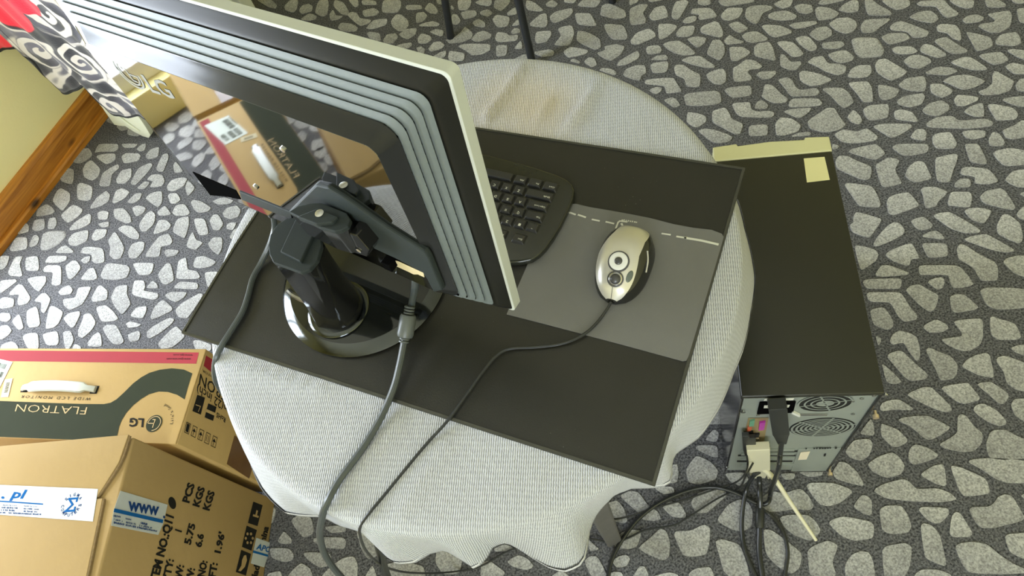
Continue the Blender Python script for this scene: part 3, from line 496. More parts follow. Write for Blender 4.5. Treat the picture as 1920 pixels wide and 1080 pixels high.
def topz(p):
    z = 0.0006 * math.sin(p.x * 41 + 3 * math.sin(p.y * 17)) + 0.0006
    for a, c, h in creases:
        ab = c - a; t = max(0, min(1, ((p - a).xy.dot(ab.xy)) / ab.xy.length_squared))
        d = (p.xy - (a + ab * t).xy).length
        z += 1.7 * h * math.exp(-(d / 0.006) ** 2)
    return z
rad = [0.0] + [TR * (k / 26) for k in range(1, 26)]
rings = []; uvs = []
for r in rad + ['e1', 'e2', 'e3'] + [('s', t) for t in (0.12, 0.25, 0.4, 0.55, 0.7, 0.84, 0.93, 1.0)]:
    ring = []; uv = []
    for k in range(NA):
        a = 2 * math.pi * k / NA; dr = Vector((math.cos(a), math.sin(a), 0))
        if isinstance(r, float):
            rr = max(r, 1e-4); p = TC + dr * rr + Vector((0, 0, HT)); p.z += topz(p) * min(1, (TR - rr) / 0.03) ; L = rr
        elif r == 'e1': p = TC + dr * (TR - 0.004) + Vector((0, 0, HT - 0.0005)); L = TR - 0.004
        elif r == 'e2': p = TC + dr * (TR - 0.001) + Vector((0, 0, HT - 0.003)); L = TR
        elif r == 'e3': p = TC + dr * (TR + 0.0005) + Vector((0, 0, HT - 0.008)); L = TR + 0.006
        else:
            t = r[1]; h = hem_r(a); f = t ** 0.8 if h > TR else t ** 1.6
            p = TC + dr * (TR + 0.001 + (h - TR - 0.001) * f) + Vector((0, 0, HT - 0.008 - 0.097 * t)); L = TR + 0.008 + 0.1 * t
        ring.append(p); uv.append((math.cos(a) * L, math.sin(a) * L))
    rings.append(ring); uvs += uv
cl = MB().loft(rings, False, False)
cloth = cl.build('tablecloth', m_cloth, smooth=True, angle=80, origin=TC + Vector((0, 0, HT - 0.105)))
ul = cloth.data.uv_layers.new(name='UVMap')
for lp in cloth.data.loops: ul.data[lp.index].uv = uvs[lp.vertex_index]
sol = cloth.modifiers.new('thickness', 'SOLIDIFY'); sol.thickness = 0.0012; sol.offset = 1
tag(cloth, 'round white woven tablecloth with wavy hem draped over the small table', 'tablecloth')
hb = MB().loft([[rings[-1][k] + Vector((0, 0, 0.009)) + (rings[-1][k] - TC).normalized() * 0.0016 for k in range(NA)], [rings[-1][k] + (rings[-1][k] - TC).normalized() * 0.0018 - Vector((0, 0, 0.0005)) for k in range(NA)]], False, False)
m_hem = mat('white_hem_band', (0.66, 0.66, 0.68), 0.8, noise=0.08, nscale=300, bump=0.4, bscale=700)
hb.build('hem', m_hem, cloth, smooth=True, angle=80)

# black desk mat
MYAW = -0.716; MC = Vector((-0.0509, 0.5221, HT)); MA, MBW = 0.6339, 0.4073
def DF(i, j, z): return MC + rot2(MYAW, i, j) + Vector((0, 0, z))
m_mat = mat('black_desk_mat', (0.013, 0.013, 0.010), 0.36, noise=0.5, nscale=14, bump=0.12, bscale=900, rvar=0.06, color2=(0.021, 0.020, 0.016), spec=0.4)
n, l, b = nodes(m_mat)          # fine scratches and dust
tc = n.new('ShaderNodeTexCoord'); vo = n.new('ShaderNodeTexVoronoi'); vo.inputs['Scale'].default_value = 120; l.new(tc.outputs['Object'], vo.inputs['Vector'])
k = n.new('ShaderNodeMapRange'); k.inputs['From Min'].default_value = 0.035; k.inputs['From Max'].default_value = 0.07; k.inputs['To Min'].default_value = 1; k.inputs['To Max'].default_value = 0; l.new(vo.outputs['Distance'], k.inputs['Value'])
nz = n.new('ShaderNodeTexNoise'); nz.inputs['Scale'].default_value = 7; l.new(tc.outputs['Object'], nz.inputs['Vector'])
k2 = n.new('ShaderNodeMapRange'); k2.inputs['From Min'].default_value = 0.52; k2.inputs['From Max'].default_value = 0.7; l.new(nz.outputs['Fac'], k2.inputs['Value'])
mu = n.new('ShaderNodeMath'); mu.operation = 'MULTIPLY'; l.new(k.outputs[0], mu.inputs[0]); l.new(k2.outputs[0], mu.inputs[1])
mu2 = n.new('ShaderNodeMath'); mu2.operation = 'MULTIPLY'; mu2.inputs[1].default_value = 0.6; l.new(mu.outputs[0], mu2.inputs[0])
old = b.inputs['Base Color'].links[0].from_socket
mx = n.new('ShaderNodeMix'); mx.data_type = 'RGBA'; mx.inputs['B'].default_value = (0.3, 0.29, 0.26, 1); l.new(mu2.outputs[0], mx.inputs['Factor']); l.new(old, mx.inputs['A']); l.new(mx.outputs['Result'], b.inputs['Base Color'])
hx, hy = MA / 2, MBW / 2
outline = [U(340, 625, HT + .004), U(1228, 912, HT + .004), U(1398, 315, HT + .004), U(890, 238.5, HT + .004), U(622, 198, HT + .004), U(484, 392, HT + .004), U(440, 459, HT + .004), U(398, 528, HT + .004)]
mt = MB().prism([p - Vector((0, 0, 0.0025)) for p in outline], Vector((0, 0, 0.0025)))
deskmat = mt.build('desk_mat', m_mat, bevel=0.0008)
tag(deskmat, 'black rectangular desk mat lying askew on the white tablecloth', 'desk mat')
m_edge = mat('clear_mat_edge', (0.055, 0.055, 0.042), 0.22, noise=0.4, nscale=60)
cen = sum(outline, Vector()) / len(outline)
e = MB()
NO = len(outline)
def inset(P, d):
    R = []
    for i in range(len(P)):
        a = (P[i] - P[i - 1]).normalized(); c = (P[(i + 1) % len(P)] - P[i]).normalized()
        na = Vector((-a.y, a.x, 0)); nc = Vector((-c.y, c.x, 0))
        m = (na + nc).normalized(); R.append(P[i] + m * d / max(0.3, m.dot(na)))
    return R
area = sum(outline[i].x * outline[(i + 1) % NO].y - outline[(i + 1) % NO].x * outline[i].y for i in range(NO))
sg = 1 if area > 0 else -1
o1 = inset(outline, 0.0004 * sg); o2 = inset(outline, 0.0035 * sg)
up = Vector((0, 0, 0.0011)); upl = Vector((0, 0, 0.0001))
e.loft([[p + upl for p in o1], [p + up for p in o1], [p + up for p in o2], [p + upl for p in o2]], False, False)
e.build('clear_edge', m_edge, deskmat, smooth=True, angle=30)

# grey mouse pad with a dashed print
PZ = HT + 0.0044
m_pad = mat('grey_mouse_pad', (0.155, 0.155, 0.15), 0.55, noise=0.15, nscale=30, bump=0.1, bscale=1500)
PAD = [(950, 589), (1020, 607), (1110, 631), (1200, 655), (1262, 672), (1280, 677), (1287, 676), (1291, 668), (1308, 612), (1335, 520), (1354, 455), (1357, 444), (1353, 438), (1335, 431), (1300, 427), (1262, 420), (1220, 409), (1180, 401), (1140, 394), (1105, 388), (1080, 382), (1062, 383), (1030, 398), (1003, 440), (996, 480), (972, 535)]
pad = MB().prism([U(x, y, PZ + 0.001) - Vector((0, 0, 0.001)) for x, y in PAD], Vector((0, 0, 0.001))).build('mouse_pad', m_pad)
tag(pad, 'thin grey mouse pad with a dashed white line under the mouse', 'mouse pad')
m_white = mat('white_print', (0.62, 0.62, 0.55), 0.6, noise=0.1, nscale=80)
pr = MB(); ZP = PZ + 0.0014; ZN = Vector((0, 0, 1))
for w_, q in ((0.0024, [(1057, 398), (1070, 399), (1078, 402)]), (0.0024, [(1085, 403), (1097, 407)]), (0.0022, [(1111, 411.5), (1123, 414)]), (0.0022, [(1137, 416), (1150, 419)]),
              (0.0022, [(1242, 438), (1256, 440)]), (0.0024, [(1270, 443.5), (1285, 446)]), (0.003, [(1285, 446), (1315, 451), (1345, 458)]),
              (0.002, [(1155, 427), (1159, 417), (1162, 414.5), (1175, 416)])):
    line_on(pr, [U(x, y, ZP) for x, y in q], w_, ZN); pr.build('printed_line', m_white, pad); pr = MB()
fill(pr, [U(x, y, ZP) for x, y in ((1163, 419), (1167, 418), (1169, 423), (1165, 423))])
pr.build('printed_mark', m_white, pad); pr = MB(); scribble(pr, U(1165, 413.5, ZP), U(1200, 419, ZP), U(1166, 410.5, ZP), 9, 2)
pr.build('printed_letters', m_white, pad)['kind'] = 'stuff'
# ---------------------------------------------------------------- monitor, seen from behind
NX, NY, NYAW, NT, NW, NH, NZ = 0.0024, 0.3620, -0.8733, 0.1057, 0.5083, 0.3048, 0.8136
ND, NI, NTP, NB, BD, PI_, PD = 0.0332, 0.0507, 0.0489, 0.0216, 0.0116, 0.0148, 0.0070
def MF(u, v, w):
    """u to the right, v up the screen, w out of the back; origin: lower right front corner"""
    q = rot2(NYAW, u, -w * math.cos(NT) + v * math.sin(NT))
    return Vector((NX, NY, NZ)) + q + Vector((0, 0, v * math.cos(NT) + w * math.sin(NT)))
MU = MF(1, 0, 0) - MF(0, 0, 0); MV = MF(0, 1, 0) - MF(0, 0, 0); MW = MF(0, 0, 1) - MF(0, 0, 0)
KC = Vector((-0.1683, 0.5419, HT + 0.0044)); KR = 0.1115
monitor = empty('monitor', KC, 'wide flat monitor with ribbed black back and silver bezel on a round foot', 'monitor')
m_gloss = mat('glossy_black_plastic', (0.010, 0.010, 0.010), 0.06, spec=0.55, noise=0.2, nscale=20)
m_mirror = mat('piano_black_panel', (0.30, 0.30, 0.29), 0.035, metal=1.0, noise=0.05, nscale=8)
m_bevel = mat('glossy_rim', (0.020, 0.021, 0.021), 0.14, metal=0.0, spec=0.22, noise=0.1, nscale=8)
m_matte = mat('matte_dark_plastic', (0.026, 0.033, 0.032), 0.55, spec=0.2, noise=0.2, nscale=60, bump=0.1, bscale=1500)
m_rib = mat('grey_metallic_rib', (0.15, 0.175, 0.175), 0.5, metal=0.1, noise=0.12, nscale=200, bump=0.05, bscale=1500)
m_slot = mat('slot_black', (0.004, 0.004, 0.004), 0.95, spec=0.0)
m_silver = mat('silver_bezel', (0.50, 0.52, 0.47), 0.5, metal=0.1, noise=0.04, nscale=30)
def rrect(u0, u1, v0, v1, r, w, seg=5):
    P = []
    for cx, cy, a0 in ((u1 - r, v0 + r, -90), (u1 - r, v1 - r, 0), (u0 + r, v1 - r, 90), (u0 + r, v0 + r, 180)):
        for k in range(seg + 1):
            a = math.radians(a0 + 90 * k / seg); P.append(MF(cx + r * math.cos(a), cy + r * math.sin(a), w))
    return P
def shell(t, grow=0.0):
    """cross-section of the tapering back, t = 0 at the bezel, 1 at the panel rim"""
    w = BD + (ND - BD) * t
    return rrect(-NW + 0.003 + (NI - 0.003) * t - grow, -0.003 - (NI - 0.003) * t + grow, 0.001 + (NB - 0.001) * t - grow * 0.3, NH - 0.003 - (NTP - 0.003) * t + grow, 0.006 + 0.010 * t, w)
# screen frame
bz = MB().loft([rrect(-NW, 0, 0, NH, 0.006, 0), rrect(-NW, 0, 0, NH, 0.006, BD)])
bezel = bz.build('bezel', m_silver, monitor, smooth=True, bevel=0.0005, seg=1, angle=22)
MB().loft([rrect(-NW + 0.018, -0.018, 0.022, NH - 0.018, 0.002, -0.0006), rrect(-NW + 0.018, -0.018, 0.022, NH - 0.018, 0.002, 0.0005)]).build('screen', m_gloss, monitor)
m_band = mat('black_band_plastic', (0.016, 0.016, 0.013), 0.30, spec=0.12, noise=0.2, nscale=20)
MB().loft([shell(0.0), shell(0.02, 0.0005), shell(0.27, 0.0028), shell(0.30, 0.0005)], True, True).build('rear_band', m_band, monitor, smooth=True, angle=40)
MB().loft([shell(0.25, -0.006), shell(1.0, -0.006)]).build('slot_core', m_slot, monitor, smooth=True)
for a, c in ((0.35, 0.445), (0.51, 0.605), (0.67, 0.765), (0.83, 0.925)):
    MB().loft([shell(a, -0.006), shell(a, 0.0), shell(a + 0.012, 0.0012), shell(c - 0.012, 0.0012), shell(c, 0.0), shell(c, -0.006)], False, False).build('rib', m_rib, monitor, smooth=True, angle=40)
bars = MB()
for k, (a, c) in enumerate(((0.30, 0.35), (0.445, 0.51), (0.605, 0.67), (0.765, 0.83), (0.925, 0.985))):
    for i in range(46):
        f = 0.03 + 0.94 * i / 45
        t = (a + c) / 2; w = BD + (ND - BD) * t
        # bars across the slots of the right and upper side
        ur = -0.003 - (NI - 0.003) * t; vt = NH - 0.003 - (NTP - 0.003) * t; vb = 0.001 + (NB - 0.001) * t
        dw = (ND - BD) * (c - a) * 0.62
        if i % 2 == 0:
            v = vb + (vt - vb) * f
            bars.box(lambda x, y, z: MF(x, y, z), (ur - 0.005, ur - 0.0022), (v - 0.0011, v + 0.0011), (w - dw, w + dw))
        u = ur + (-NW + 0.003 + (NI - 0.003) * t - ur) * f
        bars.box(lambda x, y, z: MF(x, y, z), (u - 0.0011, u + 0.0011), (vt - 0.005, vt - 0.0026), (w - dw, w + dw))
o = bars.build('vent_bars', m_slot, monitor); o['kind'] = 'stuff'
rim = [shell(0.965, -0.001), shell(0.985, 0.0005), shell(1.0, 0.0)]
q = lambda i, dw, r: rrect(-NW + NI + i, -NI - i, NB + i * 0.4, NH - NTP - i, r, ND + dw)
TV, TU = 0.033, 0.012                               # the glossy panel stands a little proud at its upper right
UM, VM = -NW / 2, (NB + NH - NTP) / 2
MWn = MW.normalized()
def tilt(P, k=1.0):
    o_ = MF(UM, VM, 0)
    return [p + MWn * k * (TV * (p - o_).dot(MV) + TU * (p - o_).dot(MU)) for p in P]
rim += [tilt(q(0.006, 0.0026, 0.013), 0.5), tilt(q(PI_, PD, 0.011))]
MB().loft(rim, True, False).build('panel_rim', m_bevel, monitor, smooth=True, angle=50)
PANEL_W = ND + PD
MB().loft([tilt(q(PI_ - 0.0002, PD - 0.004, 0.011)), tilt(q(PI_ - 0.0002, PD + 0.0002, 0.011))]).build('back_panel', m_mirror, monitor, smooth=True, angle=30)
PO = MF(UM, VM, PANEL_W); PN = (MW - MV * TV - MU * TU).normalized()
def MP(px, py, off=0.0005): return UP(px, py, PO + PN * off, PN)
# matte parts at the panel's foot; vent recess shade put in as a black plate
fp = MB(); fp.prism([MP(x, y, 0.0008) for x, y in ((361, 323), (442, 358), (451, 374), (425, 369), (394, 366))], PN * -0.006)
fp.build('vent_shade_plate', m_slot, monitor)
HUMP = [(540, 398), (591, 347), (614, 352), (642, 369), (725, 428), (797, 473), (804, 484), (830, 545), (813, 549), (800, 524), (792, 512), (742, 486), (690, 462), (600, 428)]
hp = MB().prism([MP(x, y, 0.004) for x, y in HUMP], PN * -0.0070)
hump = hp.build('connector_hood', m_matte, monitor, bevel=0.002)
lb = MB().prism([MP(x, y, 0.0015) for x, y in ((448, 359), (545, 398), (548, 413), (520, 402), (453, 375))], PN * -0.0035)
lb.build('connector_strip', m_matte, monitor, bevel=0.0008)
# ports under the hood: dark socket and screws
def port(px, py, sx, sy, sz, m, name, off=0.004):
    c = MP(px, py, off)
    return MB().box(lambda x, y, z: c + MU * x + MV * y + PN * z, (-sx, sx), (-sy, sy), (-sz, sz)).build(name, m, monitor, bevel=0.0008)
port(731, 493, 0.0055, 0.006, 0.006, m_slot, 'socket')
m_screw = mat('bright_screw', (0.6, 0.6, 0.58), 0.25, metal=1.0)
m_logo = mat('silver_logo', (0.28, 0.28, 0.26), 0.8, spec=0.1)
for px, py in ((530, 281), (479, 351), (602, 402), (673, 470)):
    c = MP(px, py, 0.0012) if py < 400 else None
    if c is None: continue
    MB().disc(c, MU, MV, [(0.0032, -0.001), (0.0032, 0.0006), (0.002, 0.001)], 16).build('screw', m_screw, monitor, smooth=True)
# maker's mark on the panel: round face emblem and letters
EC = MP(241, 139); r0 = (MP(250, 163) - MP(232, 115)).length
lg = MB()
def uv(p): d = p - EC; return d.dot(MU), d.dot(MV)
LR = (MP(269, 171) - MP(212, 114)).length / 2
def arc(c, r1, r2, a0, a1, seg=24):
    for k in range(seg):
        t0 = math.radians(a0 + (a1 - a0) * k / seg); t1 = math.radians(a0 + (a1 - a0) * (k + 1) / seg)
        f = lambda t, r: c + MU * (math.cos(t) * r) + MV * (math.sin(t) * r)
        lg.add([f(t0, r1), f(t1, r1), f(t1, r2), f(t0, r2)], [(0, 1, 2, 3)])
arc(EC, LR * 0.86, LR, 0, 360, 40)
arc(EC, LR * 0.64, LR * 0.76, 90, 360, 30)
line_on(lg, [EC + MV * LR * 0.52, EC - MV * LR * 0.42, EC - MV * LR * 0.42 + MU * LR * 0.3], 0.0022, PN)
line_on(lg, [EC + MU * LR * 0.1, EC + MU * LR * 0.72], 0.0022, PN)
arc(EC + MU * (-LR * 0.28) + MV * LR * 0.34, 0.0, LR * 0.1, 0, 360, 12)
lg.build('maker_emblem', m_logo, monitor)
tm = MB()
text_on(tm, 'LG', MP(285, 172), MP(329, 186), MP(263, 140), bold=0.02)
tm.build('maker_letters', m_logo, monitor)

# ---- stand: round foot, flared column, hinge
m_foot = mat('glossy_black_foot', (0.008, 0.009, 0.008), 0.06, spec=0.45)
X1, Y1 = Vector((1, 0, 0)), Vector((0, 1, 0))
MB().disc(KC, X1, Y1, [(0.0, 0), (KR - 0.003, 0), (KR, 0.002), (KR, 0.004), (KR - 0.012, 0.0125), (KR - 0.014, 0.0132), (0.0, 0.0135)], 96).build('foot', m_foot, monitor, smooth=True, angle=25)
m_rim = mat('polished_foot_rim', (0.075, 0.08, 0.08), 0.12, metal=1.0, noise=0.1, nscale=8)
MB().disc(KC + Vector((0, 0, 0.0002)), X1, Y1, [(KR + 0.0003, 0.0022), (KR + 0.0006, 0.004), (KR - 0.0117, 0.0128)], 96).build('foot_rim', m_rim, monitor, smooth=True, angle=60)
CB = U(635, 580, HT + 0.019)
CAPZ = 0.878
CAPF = [(549, 408), (537, 410), (520, 420), (507, 440), (503, 460), (505, 477), (512, 492), (564, 511), (580, 505), (595, 487), (603, 460), (600, 442), (592, 428), (575, 413)]
capf = [U(x, y, CAPZ) for x, y in CAPF]
cc = sum(capf, Vector()) / len(capf)
ang = [math.atan2((p - cc).y, (p - cc).x) for p in capf]
def ring_at(z, k, rr):
    """section between the cap outline (k=0) and a circle of radius rr (k=1) around the column axis"""
    t = (CAPZ - z) / (CAPZ - CB.z); c = cc.lerp(Vector((CB.x, CB.y, CAPZ)), t)
    R = []
    for p, a in zip(capf, ang):
        q0 = (p - cc) * 0.97; q1 = Vector((math.cos(a) * rr, math.sin(a) * rr, 0))
        q = q0.lerp(q1, k); R.append(Vector((c.x + q.x, c.y + q.y, z)))
    return R
col = MB().loft([ring_at(CB.z - 0.002, 1, 0.0335), ring_at(CB.z + 0.02, 0.9, 0.032), ring_at(CB.z + 0.05, 0.5, 0.030), ring_at(CB.z + 0.09, 0.1, 0.029), ring_at(CAPZ - 0.006, 0, 0.03)])
col.build('column', m_gloss, monitor, smooth=True, angle=40)
cz = Vector((CB.x, CB.y, KC.z + 0.0132))
MB().disc(cz, X1, Y1, [(0.034, 0), (0.0385, 0.001), (0.040, 0.003), (0.0385, 0.005), (0.034, 0.0055)], 64).build('column_ring', m_rim, monitor, smooth=True, angle=60)
MB().prism([p - Vector((0, 0, 0.006)) for p in capf], Vector((0, 0, 0.006))).build('column_cap', m_matte, monitor, bevel=0.001)
CAPR = [(541, 397), (556, 387), (580, 381), (602, 380), (620, 387), (650, 399), (657, 411), (652, 424), (640, 431), (628, 434), (600, 426)]
def HP(x, y, extra=0.0): return U(x, y, 0.946 + extra)      # the rear half stands a little higher, against the panel
capr = [HP(x, y) for x, y in CAPR]
rb = MB().prism([p - Vector((0, 0, 0.040)) for p in capr], Vector((0, 0, 0.036))); rb.build('mount_block', m_gloss, monitor, bevel=0.001)
MB().prism([p - Vector((0, 0, 0.006)) for p in capr], Vector((0, 0, 0.006))).build('mount_cap', m_matte, monitor, bevel=0.001)
# bent hinge cover joining both caps
A1 = [(556, 406), (593, 420), (587, 440), (563, 491), (525, 472)]
A2 = [(556, 406), (595, 390), (633, 405), (622, 417), (593, 420)]
for P, fn_ in ((A1, lambda x, y: U(x, y, CAPZ + 0.0045)), (A2, lambda x, y: HP(x, y, 0.004))):
    MB().prism([fn_(x, y) - Vector((0, 0, 0.008)) for x, y in P], Vector((0, 0, 0.008))).build('hinge_cover', m_matte, monitor, bevel=0.0012)
MB().disc(HP(599, 400, 0.0045), X1, Y1, [(0.0045, 0), (0.0045, 0.0006), (0.0025, 0.0009)], 16).build('screw', m_screw, monitor, smooth=True)
# mounting lug to the right of the block and cable clip on the column
lug = [MP(x, y, 0.020) for x, y in ((655, 437), (668, 442), (692, 470), (688, 482), (664, 474), (640, 455))]
MB().prism(lug, PN * -0.022).build('mount_lug', m_gloss, monitor, bevel=0.001)
MB().disc(MP(673, 470, 0.0205), MU, MV, [(0.003, 0), (0.003, 0.0008), (0.0015, 0.0012)], 12).build('screw', m_screw, monitor, smooth=True)
m_clip = mat('dark_chrome_clip', (0.25, 0.25, 0.25), 0.2, metal=1.0)
zc = HT + 0.055
MB().tube([U(541, 545, zc), U(550, 553, zc), U(570, 563, zc), U(592, 570, zc)], 0.0035, 8).build('cable_clip', m_clip, monitor, smooth=True)
# ---------------------------------------------------------------- tower computer on the carpet
TX, TY, TYAW, TW_, TL_, TZ_ = 0.2422, 0.2893, -0.3982, 0.1907, 0.4584, 0.4409
def TWF(i, j, z): return Vector((TX, TY, 0)) + rot2(TYAW, i, j) + Vector((0, 0, z))
TI = rot2(TYAW, 1, 0); TJ = rot2(TYAW, 0, 1)
tower = empty('computer_tower', TWF(TW_ / 2, TL_ / 2, 0), 'black tower computer with cream front standing on the carpet right of table', 'computer')
m_case = mat('black_case_paint', (0.018, 0.018, 0.012), 0.36, noise=0.15, nscale=8, bump=0.05, bscale=2500)
m_side = mat('glossy_black_case_side', (0.016, 0.016, 0.018), 0.12, noise=0.15, nscale=8)
m_cream = mat('cream_plastic', (0.62, 0.60, 0.34), 0.5, noise=0.04, nscale=20)
m_zinc = mat('zinc_plate', (0.40, 0.44, 0.41), 0.42, metal=0.5, noise=0.08, nscale=30)
m_hole = mat('dark_hole', (0.006, 0.006, 0.006), 0.8)
m_gold = mat('golden_shield', (0.45, 0.34, 0.18), 0.4, metal=0.5, noise=0.2, nscale=90)
BZL = 0.030; Z0 = 0.012
pnl = MB().box(TWF, (0.0, TW_), (0.0, TL_ - BZL), (TZ_ - 0.010, TZ_))
pnl.build('top_panel', m_case, tower, bevel=0.0025, seg=3, smooth=True, angle=50)
for i0, i1 in ((0.0, 0.0045), (TW_ - 0.0045, TW_)):
    MB().box(TWF, (i0, i1), (0.0, TL_ - BZL), (Z0, TZ_ - 0.0095)).build('side_panel', m_side, tower, bevel=0.0015)
MB().box(TWF, (0.0045, TW_ - 0.0045), (0.006, TL_ - BZL), (Z0 + 0.001, TZ_ - 0.010)).build('chassis', m_zinc, tower)
MB().box(TWF, (0.0045, TW_ - 0.0045), (0.0035, 0.006), (Z0 + 0.001, TZ_ - 0.010)).build('rear_plate', m_zinc, tower)
# cream front with a recessed middle
fr = MB()
prof = [(0, 0), (TW_, 0), (TW_, BZL), (TW_ * 0.80, BZL + 0.003), (TW_ * 0.79, BZL - 0.002), (TW_ * 0.5, BZL + 0.001), (TW_ * 0.22, BZL - 0.002), (TW_ * 0.21, BZL + 0.003), (0, BZL)]
fr.prism([TWF(i, TL_ - BZL + j, 0.004) for i, j in prof], Vector((0, 0, TZ_ - 0.002)))
fr.build('front_bezel', m_cream, tower, bevel=0.0015)
MB().box(TWF, (TW_ * 0.22, TW_ * 0.79), (TL_ - 0.0015, TL_ + 0.001), (0.01, TZ_ - 0.001)).build('front_door', m_case, tower)
for i in (0.02, TW_ - 0.02):
    for j in (0.05, TL_ - 0.09):
        MB().disc(TWF(i, j, 0), X1, Y1, [(0.010, 0), (0.012, 0.004), (0.012, Z0 + 0.001)], 16).build('foot', m_hole, tower, smooth=True)
stk = [U(x, y, TZ_ + 0.0004) for x, y in ((1507, 297), (1546, 294), (1556, 337), (1513, 342))]
fill(MB(), stk)
MB().prism([p - Vector((0, 0, 0.0003)) for p in stk], Vector((0, 0, 0.0003))).build('paper_sticker', mat('pale_paper', (0.72, 0.68, 0.36), 0.6), tower)
RO_ = TWF(0, 0.0035, 0); RN = -TJ
def RP_(px, py, off=0.0004): return UP(px, py, RO_ + RN * off, RN)
ZV = Vector((0, 0, 1))
def ring_poly(c, r1, r2, a0=0, a1=360, seg=36):
    m = MB()
    for k in range(seg):
        t0 = math.radians(a0 + (a1 - a0) * k / seg); t1 = math.radians(a0 + (a1 - a0) * (k + 1) / seg)
        f = lambda t, r: c + TI * (math.cos(t) * r) + ZV * (math.sin(t) * r)
        m.add([f(t0, r1), f(t1, r1), f(t1, r2), f(t0, r2)], [(0, 1, 2, 3)])
    return m
def fan(px, py, px2, py2, name, rings, spokes, hub):
    c = RP_(px, py, 0.0006); R = (RP_(px2, py2, 0.0006) - c).length
    f = MB().disc(c - RN * 0.0005, TI, ZV, [(R, 0), (R, 0.0003), (0, 0.0003)], 40).build(name, m_hole, tower)
    g = MB(); c2 = c + RN * 0.0006
    for r in rings:
        q = ring_poly(c2, R * (r - 0.036), R * (r + 0.036)); g.add(q.v, q.f)
    for k in range(spokes):
        a = math.pi * 2 * k / spokes + 0.35
        d = TI * math.cos(a) + ZV * math.sin(a)
        line_on(g, [c2 + d * R * 0.10, c2 + d * R], R * 0.075, RN)
    q = ring_poly(c2, 0.0, R * hub, seg=16); g.add(q.v, q.f)
    g.build('grille', m_zinc, f)
    return f
fan(1547, 756, 1597, 756, 'fan_opening', (0.30, 0.52, 0.76, 1.0), 4, 0.26)
fan(1541, 802, 1604, 798, 'fan_opening', (0.22, 0.36, 0.5, 0.64, 0.78, 0.92), 6, 0.08)
def plate(pxs, name, m, off=0.0006, th=0.0006, parent=None, bevel=0.0):
    return MB().prism([RP_(x, y, off) for x, y in pxs], RN * th).build(name, m, parent or tower, bevel=bevel)
plate([(1434, 747), (1489, 746), (1487, 750), (1432, 751)], 'rating_label', mat('white_label', (0.70, 0.70, 0.62), 0.6))
sock = plate([(1424, 753), (1492, 751), (1487, 771), (1419, 774)], 'power_socket', m_slot, 0.0006, 0.003, bevel=0.001)
fill_ = plate([(1433, 760), (1481, 759), (1479, 763.5), (1432, 765)], 'socket_label', mat('white_label', (0.7, 0.7, 0.62), 0.6), 0.0036, 0.0004, parent=sock)
sl = MB(); scribble(sl, RP_(1439, 764, 0.0042), RP_(1477, 763, 0.0042), RP_(1440, 760.5, 0.0042), 8, 3); sl.build('socket_lettering', m_hole, sock)['kind'] = 'stuff'
plate([(1485, 768), (1500, 775), (1498, 778), (1483, 771)], 'latch', mat('white_plastic', (0.72, 0.72, 0.68), 0.4), 0.0006, 0.004)
plate([(1500, 776), (1552, 776), (1550, 779), (1498, 779)], 'bright_strip', m_screw)
shield = plate([(1403, 784), (1441, 783), (1432, 829), (1392, 829)], 'port_shield', m_gold)
for q, m in (([(1424, 790), (1435, 788), (1432, 803), (1422, 804)], mat('purple_port', (0.40, 0.03, 0.34), 0.4)), ([(1406, 787), (1415, 785), (1413, 796), (1404, 797)], mat('green_port', (0.12, 0.30, 0.20), 0.4)),
             ([(1402, 798), (1410, 797), (1407, 805), (1400, 806)], mat('orange_port', (0.5, 0.12, 0.06), 0.4)), ([(1395, 809), (1412, 807), (1410, 813), (1393, 815)], m_hole), ([(1411, 812), (1424, 811), (1422, 817), (1409, 818)], m_hole), ([(1409, 820), (1423, 820), (1421, 826), (1407, 826)], m_screw)):
    MB().prism([RP_(x, y, 0.0012) for x, y in q], RN * 0.003).build('port', m, shield)
for y0, x0, x1 in ((830.5, 1412, 1443), (837, 1395, 1444), (846, 1440, 1500), (854, 1384, 1492), (865, 1382, 1486)):
    plate([(x0, y0 - 1.4), (x1, y0 - 1.4), (x1 - 0.5, y0 + 1.4), (x0 - 0.5, y0 + 1.4)], 'slot_gap', m_hole, 0.0004, 0.0002)
for y0 in (842, 849, 858, 870):
    plate([(1390, y0), (1490, y0 - 1), (1489, y0 + 3), (1389, y0 + 4)], 'slot_cover', m_zinc, 0.0004, 0.0012)
plate([(1497, 841), (1577, 839), (1556, 882), (1483, 883)], 'lower_plate', m_zinc, 0.0004, 0.0010)
plate([(1501, 848), (1519, 846), (1512, 861), (1496, 862)], 'paper_sticker', mat('cream_label', (0.72, 0.64, 0.50), 0.6), 0.0020)
wr = MB(); scribble(wr, RP_(1510, 842.5, 0.0021), RP_(1570, 841.5, 0.0021), RP_(1511, 839.5, 0.0021), 12, 4); scribble(wr, RP_(1544, 856, 0.0021), RP_(1553, 855, 0.0021), RP_(1546, 849, 0.0021), 2, 8); wr.build('plate_lettering', m_hole, tower)['kind'] = 'stuff'
m_brass = mat('brass_thumbscrew', (0.75, 0.60, 0.42), 0.3, metal=0.8)
for px, py, r, L_ in ((1640, 770, 0.0045, 0.012), (1555, 880, 0.0045, 0.012), (1660, 737, 0.003, 0.004), (1638, 738, 0.003, 0.004), (1393, 769, 0.0035, 0.004), (1364, 873, 0.003, 0.004), (1400, 742, 0.0022, 0.002), (1418, 742, 0.0022, 0.002), (1616, 747, 0.003, 0.001), (1599, 776, 0.003, 0.001), (1421, 778, 0.0028, 0.001), (1375, 818, 0.002, 0.003), (1599, 752, 0.0025, 0.001)):
    c = RP_(px, py, 0.0005)
    MB().disc(c, TI, ZV, [(r * 0.5, 0), (r * 0.5, L_ * 0.5), (r, L_ * 0.55), (r, L_), (0, L_)], 14).build('screw', m_brass if L_ > 0.01 else m_screw, tower, smooth=True)
